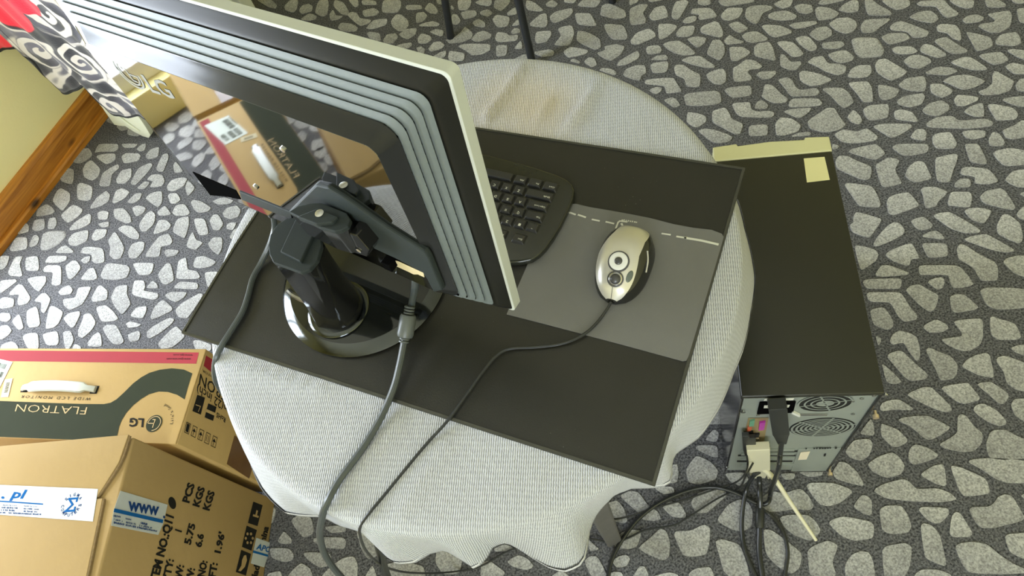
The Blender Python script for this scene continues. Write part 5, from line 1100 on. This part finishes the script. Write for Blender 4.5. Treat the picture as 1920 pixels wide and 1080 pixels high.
def interp(T, s):
    for (a, x), (c, y) in zip(T, T[1:]):
        if s <= c: return x + (y - x) * (s - a) / (c - a)
    return T[-1][1]
tl2 = lambda s: interp(((0, 0.88), (0.5, 0.93), (0.62, 0.76), (0.75, 0.60), (0.88, 0.58), (1, 0.85)), s)
tr2 = lambda s: interp(((0, -0.86), (0.2, -0.76), (0.5, -0.62), (0.7, -0.66), (0.86, -0.82), (1, -0.98)), s)
patch(0.012, 0.985, tr2, tl2, 34, 16, lift=0.0007).build('top_shell', m_msil, mouse, smooth=True, angle=60)
def on_mouse(px, py):
    """(s,t) of the surface point seen at a pixel"""
    best = None
    for i in range(60):
        for k in range(41):
            s = i / 60; t = -1 + k / 20
            p = MS(s, t) - CPOS; z = p.dot(FWD)
            x = 960 + FPX * p.dot(RGT) / z; y = 540 - FPX * p.dot(UPV) / z
            e_ = (x - px) ** 2 + (y - py) ** 2
            if best is None or e_ < best[0]: best = (e_, s, t)
    return best[1], best[2]
def mdisc(px, py, prof, m, name, parent, seg=28, sy=1.0):
    s, t = on_mouse(px, py); c = MS(s, t)
    dx = (MS(s + 0.02, t) - MS(s - 0.02, t)).normalized(); dy = (MS(s, t + 0.05) - MS(s, t - 0.05)).normalized()
    nn = dx.cross(dy).normalized()
    if nn.z < 0: nn = -nn
    dy = nn.cross(dx)
    return MB().disc(c + nn * 0.0006, dx, dy * sy, prof, seg).build(name, m, parent, smooth=True, angle=50)
pl = mdisc(1161, 490, [(0.0124, 0), (0.0124, 0.0012), (0.0112, 0.0015), (0.0, 0.0015)], m_mgrey, 'button_plate', mouse)
mdisc(1161, 490, [(0.0106, 0.001), (0.0106, 0.0026), (0.0095, 0.0032), (0.005, 0.0030), (0.0, 0.0030)], mat('white_button_ring', (0.70, 0.70, 0.68), 0.35), 'ring_button', mouse)
mdisc(1161, 490, [(0.0046, 0.003), (0.0042, 0.0040), (0.0025, 0.0048), (0, 0.0050)], m_mgrey, 'centre_button', mouse)
mdisc(1153.5, 522, [(0.0094, 0), (0.0094, 0.0012), (0.0084, 0.0016), (0.0, 0.0016)], m_mgrey, 'wheel_plate', mouse)
mdisc(1153.5, 522, [(0.0082, 0.001), (0.0078, 0.0024), (0.0070, 0.0030), (0.0066, 0.0022), (0, 0.0022)], mat('chrome_wheel_ring', (0.7, 0.7, 0.7), 0.2, metal=1.0), 'wheel_ring', mouse)
mdisc(1153.5, 522, [(0.0064, 0.002), (0.0058, 0.0045), (0.0035, 0.0062), (0, 0.0068)], m_mgrey, 'scroll_ball', mouse)
mdisc(1180, 520, [(0.0072, 0), (0.0066, 0.0010), (0.004, 0.0016), (0, 0.0018)], mat('smoked_lens', (0.10, 0.12, 0.11), 0.15), 'indicator', mouse, sy=0.48)
sp = MB(); spl = []
s0_, t0_ = on_mouse(1149.5, 537)
for i in range(7):
    s = s0_ * (1 - i / 6) + 0.01 * (i / 6); spl.append(MS(s, t0_, 0.0012))
sp.tube(spl, 0.00035, 6, sub=1); sp.build('button_split', m_mgrey, mouse)
# side button strip and maker's word on the palm
st = MB(); pts = []
for px, py in ((1215, 472), (1214, 490), (1211, 512)):
    s, t = on_mouse(px, py); pts.append(MS(s, t, 0.0006))
st.tube(pts, 0.0011, 6); st.build('side_button', m_msil, mouse, smooth=True)
s, t = on_mouse(1189, 433); c = MS(s, t, 0.0012); s2, t2 = on_mouse(1172, 429); c2 = MS(s2, t2, 0.0012)
nn = Vector((0, 0, 1)); dirx = (c - c2).normalized()
lm = MB(); scribble(lm, c2 + dirx * 0.003, c2 + dirx * 0.017, c2 + dirx * 0.003 + MX * 0.0022, 6, 5)
lm.build('maker_letters', m_slot, mouse)['kind'] = 'stuff'
bl = MB(); fill(bl, [c2 - dirx * 0.002 - MX * 0.0012, c2 + dirx * 0.002 - MX * 0.0012, c2 + dirx * 0.0035 + MX * 0.0022, c2 + dirx * 0.0005 + MX * 0.0022])
bl.build('blue_mark', mat('blue_mark', (0.02, 0.25, 0.45), 0.4), mouse)
# ---------------------------------------------------------------- black metal chair behind the table (its legs reach into the frame)
m_tube = mat('black_painted_tube', (0.018, 0.020, 0.024), 0.35, noise=0.2, nscale=60)
m_seat = mat('black_vinyl', (0.03, 0.03, 0.032), 0.5, noise=0.2, nscale=40)
CCN = Vector((0.372, 1.735, 0))
chair = empty('chair', CCN, 'black metal chair at the back, only its thin legs showing behind the cloth', 'chair')
feet = [Vector((0.130, 1.797, 0)), Vector((0.311, 1.550, 0)), Vector((0.614, 1.660, 0)), Vector((0.440, 1.915, 0))]
tops = [Vector((0.200, 1.79, 0.45)), Vector((0.327, 1.60, 0.45)), Vector((0.545, 1.69, 0.45)), Vector((0.420, 1.87, 0.45))]
for f_, t_ in zip(feet, tops):
    MB().tube([f_, f_.lerp(t_, 0.5), t_], 0.0115, 12, sub=3).build('leg', m_tube, chair, smooth=True)
MB().prism([CCN + (t_ - CCN - Vector((0, 0, 0.45))) * 1.25 + Vector((0, 0, 0.45)) for t_ in tops], Vector((0, 0, 0.05))).build('seat', m_seat, chair, bevel=0.015, seg=3, smooth=True)
for t_ in tops[2:]:
    MB().tube([t_ + Vector((0, 0, 0.03)), t_ + Vector((0.02, 0.03, 0.25)), t_ + Vector((0.05, 0.08, 0.46))], 0.011, 10, sub=3).build('back_post', m_tube, chair, smooth=True)
b0_, b1_ = tops[2] + Vector((0.04, 0.06, 0.36)), tops[3] + Vector((0.04, 0.06, 0.36))
MB().box(lambda x, y, z: b0_.lerp(b1_, x) + Vector((0.008 * y, 0.02 * y, z)), (-0.1, 1.1), (-0.6, 0.6), (-0.07, 0.11)).build('backrest', m_seat, chair, bevel=0.006)

# ---------------------------------------------------------------- white plastic garden chair by the wall under a fleece blanket
m_gard = mat('white_garden_plastic', (0.72, 0.74, 0.58), 0.45, noise=0.05, nscale=20)
gc = empty('garden_chair', RM(-0.18, 0.46, 0), 'white plastic garden chair by the wall covered by a patterned fleece', 'chair')
PS = RM(-0.452, 0, 0)
def PB(px, py, o=0.0): return UP(px, py, PS - ES * o, -ES)
LEG = [(146, 150), (165, 172), (190, 200), (208, 226), (214, 234), (222, 236), (235, 237), (250, 247), (268, 256), (279, 259), (282, 254), (276, 243), (262, 222), (240, 196), (214, 170), (190, 150)]
lg_ = [PB(*q) for q in LEG]
lm_ = MB().prism([p for p in lg_], ES * 0.018)
lm_.tube([PB(190, 176, 0.001), PB(212, 205, 0.003), PB(228, 222, 0.003), PB(262, 246, 0.001)], 0.004, 8)
lm_.build('leg', m_gard, gc, smooth=True, bevel=0.003, angle=50)
for s, d in ((-0.44, 0.62), (0.06, 0.20), (0.06, 0.38)):
    r_ = []
    for z, h in ((0, 0.020), (0.2, 0.026), (0.41, 0.034)):
        r_.append([RM(s + a * h, d + b * h, z) for a, b in ((-1, -1), (1, -1), (1, 1), (-1, 1))])
    MB().loft(r_).build('leg', m_gard, gc, bevel=0.004)
MB().box(RM, (-0.43, 0.08), (0.17, 0.74), (0.40, 0.425)).build('seat', m_gard, gc, bevel=0.006)
MB().box(RM, (-0.43, 0.08), (0.14, 0.17), (0.40, 0.70)).build('backrest', m_gard, gc, bevel=0.006)
for s in (-0.435, 0.075): MB().box(RM, (s - 0.02, s + 0.02), (0.17, 0.72), (0.60, 0.625)).build('armrest', m_gard, gc, bevel=0.006)

# blanket: hangs over the arm of the chair, hem as in the photograph
PBL = RM(-0.475, 0, 0)
HB = [(-60, 92), (0, 90), (18, 88), (34, 89), (46, 97), (62, 101), (80, 121), (92, 140), (103, 158), (116, 167), (132, 168), (148, 164), (158, 160), (172, 178), (190, 196), (215, 208), (240, 213), (262, 216), (290, 222), (330, 240)]
def sd_of(p): v = p - Vector((WX, WY, 0)); return v.dot(ES), v.dot(EN)
hb_ = []
for q in HB:
    p = UP(q[0], q[1], PBL, -ES); hb_.append((sd_of(p)[1], p.z))
hb_[0] = (0.012, 0.42)
# resample
def resamp(P, n_):
    L = [0]
    for a, c in zip(P, P[1:]): L.append(L[-1] + math.hypot(c[0] - a[0], c[1] - a[1]))
    out = []
    for i in range(n_):
        t = L[-1] * i / (n_ - 1); k = max(j for j in range(len(L) - 1) if L[j] <= t + 1e-9)
        f = (t - L[k]) / max(1e-9, L[k + 1] - L[k]); out.append((P[k][0] + (P[k + 1][0] - P[k][0]) * f, P[k][1] + (P[k + 1][1] - P[k][1]) * f))
    return out
NH_ = 90
hr = resamp(hb_, NH_)
ARM = 0.64
rows_ = []; uvb = []
for j in range(34):
    t = j / 33; R = []
    for i, (d, z) in enumerate(hr):
        d = max(0.012, d)
        fold = 0.006 * math.sin(d * 42 + 1.0) * (1 - 0.6 * t) + 0.003 * math.sin(d * 95 + 2 * t)
        if t < 0.75:
            k = t / 0.75; zz = z + (ARM - z) * k; s = -0.482 - fold + 0.0 * k
        elif t < 0.85:
            a = (t - 0.75) / 0.10 * math.pi / 2; s = -0.482 - fold * (1 - a / 1.6) + 0.03 * (1 - math.cos(a)); zz = ARM + 0.022 * math.sin(a)
        else:
            s = -0.452 + (t - 0.85) / 0.15 * 0.42; zz = ARM + 0.022 - 0.10 * math.sin((t - 0.85) / 0.15 * math.pi) * (1 if 0.2 < d < 0.7 else 0.4)
        R.append(RM(s, d, zz)); uvb.append((d, zz if t < 0.85 else ARM + 0.022 + (t - 0.85) * 2.8))
    rows_.append(R)
m_fl = bpy.data.materials.new('patterned_fleece'); m_fl.use_nodes = True
n, l, b = nodes(m_fl)
tc = n.new('ShaderNodeTexCoord')
def math_(op, a, c=None, clamp=False):
    x = n.new('ShaderNodeMath'); x.operation = op; x.use_clamp = clamp
    for i, v in enumerate((a, c)):
        if v is None: continue
        if isinstance(v, (int, float)): x.inputs[i].default_value = v
        else: l.new(v, x.inputs[i])
    return x.outputs[0]
wob = n.new('ShaderNodeTexNoise'); wob.inputs['Scale'].default_value = 14; l.new(tc.outputs['UV'], wob.inputs['Vector'])
sep = n.new('ShaderNodeSeparateXYZ'); l.new(tc.outputs['UV'], sep.inputs[0])
wv_ = math_('MULTIPLY', math_('SUBTRACT', wob.outputs['Fac'], 0.5), 0.035)
ux = math_('ADD', sep.outputs['X'], wv_); uy = math_('ADD', sep.outputs['Y'], wv_)
pix = lambda px, py: (lambda p: (sd_of(p)[1], p.z))(UP(px, py, PBL, -ES))
field = None
def smooth(v, a, c):
    m = n.new('ShaderNodeMapRange'); m.interpolation_type = 'SMOOTHSTEP'; m.inputs['From Min'].default_value = a; m.inputs['From Max'].default_value = c; l.new(v, m.inputs['Value']); return m.outputs[0]
def spiral(px, py, R, kk, ph, hand=1, inner=True):
    cx, cy = pix(px, py)
    dx = math_('SUBTRACT', ux, cx); dy = math_('SUBTRACT', uy, cy)
    r = math_('SQRT', math_('ADD', math_('MULTIPLY', dx, dx), math_('MULTIPLY', dy, dy)))
    an = math_('ARCTAN2', dy, dx)
    sn = math_('SINE', math_('ADD', math_('MULTIPLY', an, hand), math_('ADD', math_('MULTIPLY', r, kk), ph)))
    band = smooth(sn, -0.15, 0.35)
    mask = math_('SUBTRACT', 1.0, smooth(r, R * 0.92, R * 1.05))
    return math_('MULTIPLY', band, mask), mask
light = None; cover = None
for args in ((93, 22, 0.098, 150, 0.6, 1), (156, 114, 0.072, 190, 2.2, 1), (75, 92, 0.058, 150, 3.6, -1), (215, 196, 0.075, 160, 1.2, 1), (222, 120, 0.06, 170, 0.4, -1), (150, -60, 0.11, 120, 0, 1)):
    bnd, msk = spiral(*args)
    light = bnd if light is None else math_('MAXIMUM', light, bnd)
    cover = msk if cover is None else math_('MAXIMUM', cover, msk)
# broad pale scrolls between the spirals
wn = n.new('ShaderNodeTexNoise'); wn.inputs['Scale'].default_value = 7.5; wn.inputs['Detail'].default_value = 0.5; wn.inputs['Distortion'].default_value = 1.6; l.new(tc.outputs['UV'], wn.inputs['Vector'])
scr = math_('MULTIPLY', math_('MULTIPLY', smooth(wn.outputs['Fac'], 0.50, 0.54), math_('SUBTRACT', 1.0, smooth(wn.outputs['Fac'], 0.60, 0.66))), math_('SUBTRACT', 1.0, cover))
light = math_('MAXIMUM', light, scr)
red = None
for px, py, R in ((12, 12, 0.075), (50, 2, 0.040), (-8, 70, 0.05), (22, 30, 0.035)):
    cx, cy = pix(px, py)
    dx = math_('SUBTRACT', ux, cx); dy = math_('SUBTRACT', uy, cy)
    r = math_('SQRT', math_('ADD', math_('MULTIPLY', dx, dx), math_('MULTIPLY', dy, dy)))
    k_ = math_('SUBTRACT', 1.0, smooth(r, R * 0.94, R * 1.04)); red = k_ if red is None else math_('MAXIMUM', red, k_)
fz = n.new('ShaderNodeTexNoise'); fz.inputs['Scale'].default_value = 240; l.new(tc.outputs['UV'], fz.inputs['Vector'])
base_ = n.new('ShaderNodeMix'); base_.data_type = 'RGBA'; base_.inputs['A'].default_value = (0.020, 0.020, 0.024, 1); base_.inputs['B'].default_value = (0.13, 0.125, 0.15, 1)
l.new(smooth(wn.outputs['Fac'], 0.35, 0.75), base_.inputs['Factor'])
m1_ = n.new('ShaderNodeMix'); m1_.data_type = 'RGBA'; m1_.inputs['B'].default_value = (0.52, 0.48, 0.43, 1); l.new(light, m1_.inputs['Factor']); l.new(base_.outputs['Result'], m1_.inputs['A'])
m2_ = n.new('ShaderNodeMix'); m2_.data_type = 'RGBA'; m2_.inputs['B'].default_value = (0.80, 0.012, 0.035, 1); l.new(red, m2_.inputs['Factor']); l.new(m1_.outputs['Result'], m2_.inputs['A'])
l.new(m2_.outputs['Result'], b.inputs['Base Color'])
b.inputs['Roughness'].default_value = 0.9; b.inputs['Sheen Weight'].default_value = 0.35; b.inputs['Specular IOR Level'].default_value = 0.1
bp = n.new('ShaderNodeBump'); bp.inputs['Strength'].default_value = 0.5; bp.inputs['Distance'].default_value = 0.002; l.new(fz.outputs['Fac'], bp.inputs['Height']); l.new(bp.outputs[0], b.inputs['Normal'])
bl_ = MB().loft(rows_, False, False, closed=False)
blanket = bl_.build('fleece_blanket', m_fl, smooth=True, angle=80)
ul = blanket.data.uv_layers.new(name='UVMap')
for lp in blanket.data.loops: ul.data[lp.index].uv = uvb[lp.vertex_index]
so = blanket.modifiers.new('thickness', 'SOLIDIFY'); so.thickness = 0.006; so.offset = 0
tag(blanket, 'grey and black fleece blanket with pale spirals and red patches over the garden chair', 'blanket')
hm = MB().tube([rows_[0][i] + Vector((0, 0, 0.001)) for i in range(0, NH_, 2)], 0.0052, 8, sub=2)
hm.build('black_hem', mat('black_blanket_hem', (0.015, 0.016, 0.016), 0.85, noise=0.2, nscale=200), blanket, smooth=True)

# ---------------------------------------------------------------- cables
m_cab = mat('black_cable', (0.020, 0.022, 0.022), 0.32, noise=0.15, nscale=60)
m_gcab = mat('dark_grey_cable', (0.060, 0.070, 0.070), 0.30, noise=0.15, nscale=60)
m_plug = mat('matte_black_plug', (0.018, 0.020, 0.019), 0.42)
m_vga = mat('cream_plug', (0.66, 0.55, 0.33), 0.45)
def pth(L): return [U(x, y, z) for x, y, z in L]
H = HT
# signal cable of the monitor
vc = empty('signal_cable', U(735, 750, H + 0.008), 'thick dark grey monitor cable with a ferrite lump running over the table edge', 'cable')
v0 = MP(772, 506, -0.004)
VP = pth([(779, 516, v0.z - 0.012), (778, 540, v0.z - 0.035), (773, 565, H + 0.052), (765, 600, H + 0.036), (758, 640, H + 0.026), (748, 690, H + 0.018), (737, 730, H + 0.012), (714, 783, H + 0.008), (680, 840, H + 0.007), (636, 900, H + 0.007), (612, 945, H + 0.005), (603, 975, H - 0.022), (600, 1005, H - 0.07), (612, 1045, H - 0.13), (650, 1092, H - 0.20), (720, 1150, H - 0.30)])
MB().tube(VP, 0.0042, 10, sub=6).build('cable', m_gcab, vc, smooth=True)
fe = [U(771, 572, H + 0.049), U(769, 585, H + 0.044), U(766, 590, H + 0.0425), U(759, 632, H + 0.029), U(758, 636, H + 0.0275), U(756, 648, H + 0.0245)]
fm = MB()
fd = (fe[3] - fe[2]).normalized(); fa = fd.orthogonal().normalized(); fb = fd.cross(fa)
LF_ = (fe[3] - fe[2]).length
fm.disc(fe[2], fa, fb, [(0.0, 0), (0.0085, 0), (0.0098, 0.003), (0.0098, LF_ - 0.003), (0.0085, LF_), (0, LF_)], 20)
for o_ in (-0.003, -0.0065, -0.010, LF_ + 0.0008, LF_ + 0.0042):
    fm.disc(fe[2] + fd * o_, fa, fb, [(0.0, 0), (0.0058, 0), (0.0062, 0.0006), (0.0062, 0.0018), (0.0058, 0.0022), (0, 0.0022)], 16)
fm.build('ferrite_core', mat('grey_ferrite', (0.085, 0.095, 0.092), 0.38), vc, smooth=True, angle=40)
pm = MB(); VQ = [(734, 487), (745, 489), (795, 512), (797, 522), (784, 516), (776, 516), (766, 511), (742, 500)]
pm.prism([MP(x, y, 0.0005) for x, y in VQ], PN * -0.008); pm.build('plug', m_vga, vc, bevel=0.0015)
# power lead of the monitor
pc = empty('power_lead', U(470, 540, H + 0.006), 'black monitor power lead curving over the left edge of the desk mat', 'cable')
PP = pth([(506, 388, H + 0.088), (513, 408, H + 0.070), (514, 430, H + 0.045), (505, 460, H + 0.022), (490, 492, H + 0.010), (474, 522, H + 0.0085), (466, 552, H + 0.0085), (455, 584, H + 0.0085), (436, 616, H + 0.0085), (417, 646, H + 0.008), (405, 672, H + 0.002), (402, 700, H - 0.02), (410, 725, H - 0.05), (436, 760, H - 0.10), (480, 820, H - 0.2)])
MB().tube(PP, 0.0038, 10, sub=6).build('cable', m_gcab, pc, smooth=True)
MB().tube(pth([(501, 378, H + 0.105), (506, 388, H + 0.088), (512, 403, H + 0.074)]), 0.0066, 10, sub=4).build('plug', m_plug, pc, smooth=True)
# thin cable from the far side (keyboard lead)
kc = empty('keyboard_lead', U(460, 388, H), 'thin black lead looping out at the left edge of the table', 'cable')
MB().tube(pth([(500, 392, H + 0.006), (478, 388, H + 0.008), (460, 389, H + 0.004), (456, 393, H - 0.004), (457, 398, H - 0.03)]), 0.0014, 8, sub=5).build('cable', m_cab, kc, smooth=True)
# mouse lead
mc = empty('mouse_lead', U(940, 655, H + 0.006), 'thin black mouse lead winding over the mat, cloth and floor to the tower', 'cable')
ML = [(1146, 566, H + 0.012), (1138, 580, H + 0.010), (1118, 607, H + 0.008), (1090, 630, H + 0.008), (1050, 645, H + 0.0075), (1000, 651, H + 0.0075), (955, 654, H + 0.0075), (930, 668, H + 0.0075), (905, 698, H + 0.0075), (880, 733, H + 0.0075), (840, 788, H + 0.0065), (800, 832, H + 0.003), (760, 880, H + 0.003), (720, 929, H + 0.003), (690, 965, H + 0.003), (677, 985, H - 0.005), (675, 1003, H - 0.04), (688, 1035, H - 0.16), (720, 1062, H - 0.36), (770, 1074, H - 0.55), (840, 1073, 0.02), (900, 1062, 0.006), (960, 1030, 0.005), (1040, 1012, 0.005), (1103, 1010, 0.005), (1150, 1017, 0.005), (1180, 1008, 0.005), (1212, 993, 0.005), (1262, 985, 0.005), (1290, 970, 0.005), (1345, 935, 0.008), (1385, 915, 0.02)]
ML = pth(ML) + [RP_(1398, 893, 0.05), RP_(1412, 868, 0.028)]
MB().tube(ML, 0.0018, 8, sub=5).build('cable', m_cab, mc, smooth=True)
def stickplug(px0, py0, px1, py1, w, h, d0, name, m, parent, nose=True):
    a, c = RP_(px0, py0, d0), RP_(px1, py1, d0)
    ax = (c - a); L_ = ax.length; ax.normalize(); sx = ax.cross(RN).normalized()
    F = lambda x, y, z: a + sx * x + RN * y + ax * z
    mb = MB()
    mb.loft([[F(sx_ * w * k, h * sy_ * k, L_ * t) for sx_, sy_ in ((-1, -1), (1, -1), (1, 1), (-1, 1))] for t, k in ((0, 1), (0.65, 1), (0.75, 0.85), (1.0, 0.55))])
    return mb.build(name, m, parent, bevel=0.0012)
stickplug(1410, 818, 1412, 862, 0.0055, 0.004, 0.012, 'plug', m_plug, mc)
uc = empty('usb_lead', U(1330, 922, 0), 'thin black usb lead lying beside the mouse lead behind the tower', 'cable')
MB().tube([RP_(1400, 852, 0.024), RP_(1402, 872, 0.035), RP_(1396, 890, 0.06)] + pth([(1376, 906, 0.03), (1330, 921, 0.008), (1290, 935, 0.006), (1250, 946, 0.006), (1215, 956, 0.006), (1180, 968, 0.006), (1140, 972, 0.006), (1090, 950, 0.006), (1040, 925, 0.006), (960, 880, 0.006)]), 0.0018, 8, sub=5).build('cable', m_cab, uc, smooth=True)
stickplug(1398, 814, 1400, 854, 0.0055, 0.004, 0.012, 'plug', m_plug, uc)
# mains lead of the tower
pw = empty('mains_lead', U(1200, 975, 0), 'black mains lead plugged into the tower and looping across the carpet', 'cable')
stickplug(1457, 757, 1466, 828, 0.0125, 0.009, 0.016, 'plug', m_plug, pw)
p1 = RP_(1466, 824, 0.018)
MB().tube([RP_(1464, 815, 0.017), p1, RP_(1463, 850, 0.03), RP_(1459, 880, 0.05)] + pth([(1446, 920, 0.03), (1440, 942, 0.012), (1420, 944, 0.008), (1380, 924, 0.008), (1342, 914, 0.006), (1300, 917, 0.006), (1245, 938, 0.006), (1200, 970, 0.006), (1168, 1010, 0.006), (1147, 1050, 0.006), (1138, 1095, 0.006)]), 0.0042, 10, sub=6).build('cable', m_cab, pw, smooth=True)
# white video plug on the graphics card, its black cable with ferrite
dv = empty('video_lead', U(1424, 1000, 0), 'black video lead with ivory plug and ferrite hanging from the tower back', 'cable')
stickplug(1421, 836, 1424, 893, 0.0185, 0.0075, 0.018, 'plug', m_ivory, dv)
for dx in (-14, 17): stickplug(1421 + dx, 868, 1424 + dx, 897, 0.003, 0.003, 0.018, 'plug_screw', m_ivory, dv)
MB().tube([RP_(1423, 888, 0.018), RP_(1424, 905, 0.03)] + pth([(1425, 935, 0.03), (1425, 965, 0.012), (1424, 1000, 0.007), (1424, 1040, 0.006), (1432, 1095, 0.006)]), 0.0048, 10, sub=6).build('cable', m_cab, dv, smooth=True)
f0, f1 = U(1425, 951, 0.016), U(1424, 990, 0.012)
fd = (f1 - f0).normalized(); fa = fd.orthogonal().normalized(); fb = fd.cross(fa); LF_ = (f1 - f0).length
MB().disc(f0, fa, fb, [(0, 0), (0.0072, 0), (0.0085, 0.002), (0.0085, LF_ - 0.002), (0.0072, LF_), (0, LF_)], 18).build('ferrite_core', m_plug, dv, smooth=True, angle=40)
al = empty('loop_lead', U(1391, 990, 0), 'black lead drooping in a long loop left of the ferrite behind the tower', 'cable')
MB().tube([RP_(1424, 884, 0.024), RP_(1412, 893, 0.03)] + pth([(1401, 913, 0.03), (1394, 945, 0.014), (1391, 985, 0.007), (1395, 1025, 0.006), (1408, 1060, 0.006), (1425, 1098, 0.006)]), 0.0040, 10, sub=6).build('cable', m_cab, al, smooth=True)
ar_ = empty('loop_lead', U(1477, 1020, 0), 'black lead bending in an arc right of the ferrite towards the floor edge', 'cable')
MB().tube(pth([(1425, 955, 0.022), (1440, 962, 0.008), (1458, 980, 0.006), (1471, 1005, 0.006), (1477, 1035, 0.006), (1474, 1065, 0.006), (1468, 1098, 0.006)]), 0.0036, 10, sub=6).build('cable', m_cab, ar_, smooth=True)
# black lead dropping behind the front hem
dl = empty('hanging_lead', U(715, 1040, 0.35), 'thick straight black lead dropping from under the front hem of the cloth', 'cable')
MB().tube(pth([(700, 990, 0.56), (706, 1010, 0.50), (714, 1040, 0.42), (724, 1075, 0.33), (745, 1130, 0.2), (760, 1190, 0.008)]), 0.006, 10, sub=4).build('cable', m_cab, dl, smooth=True)
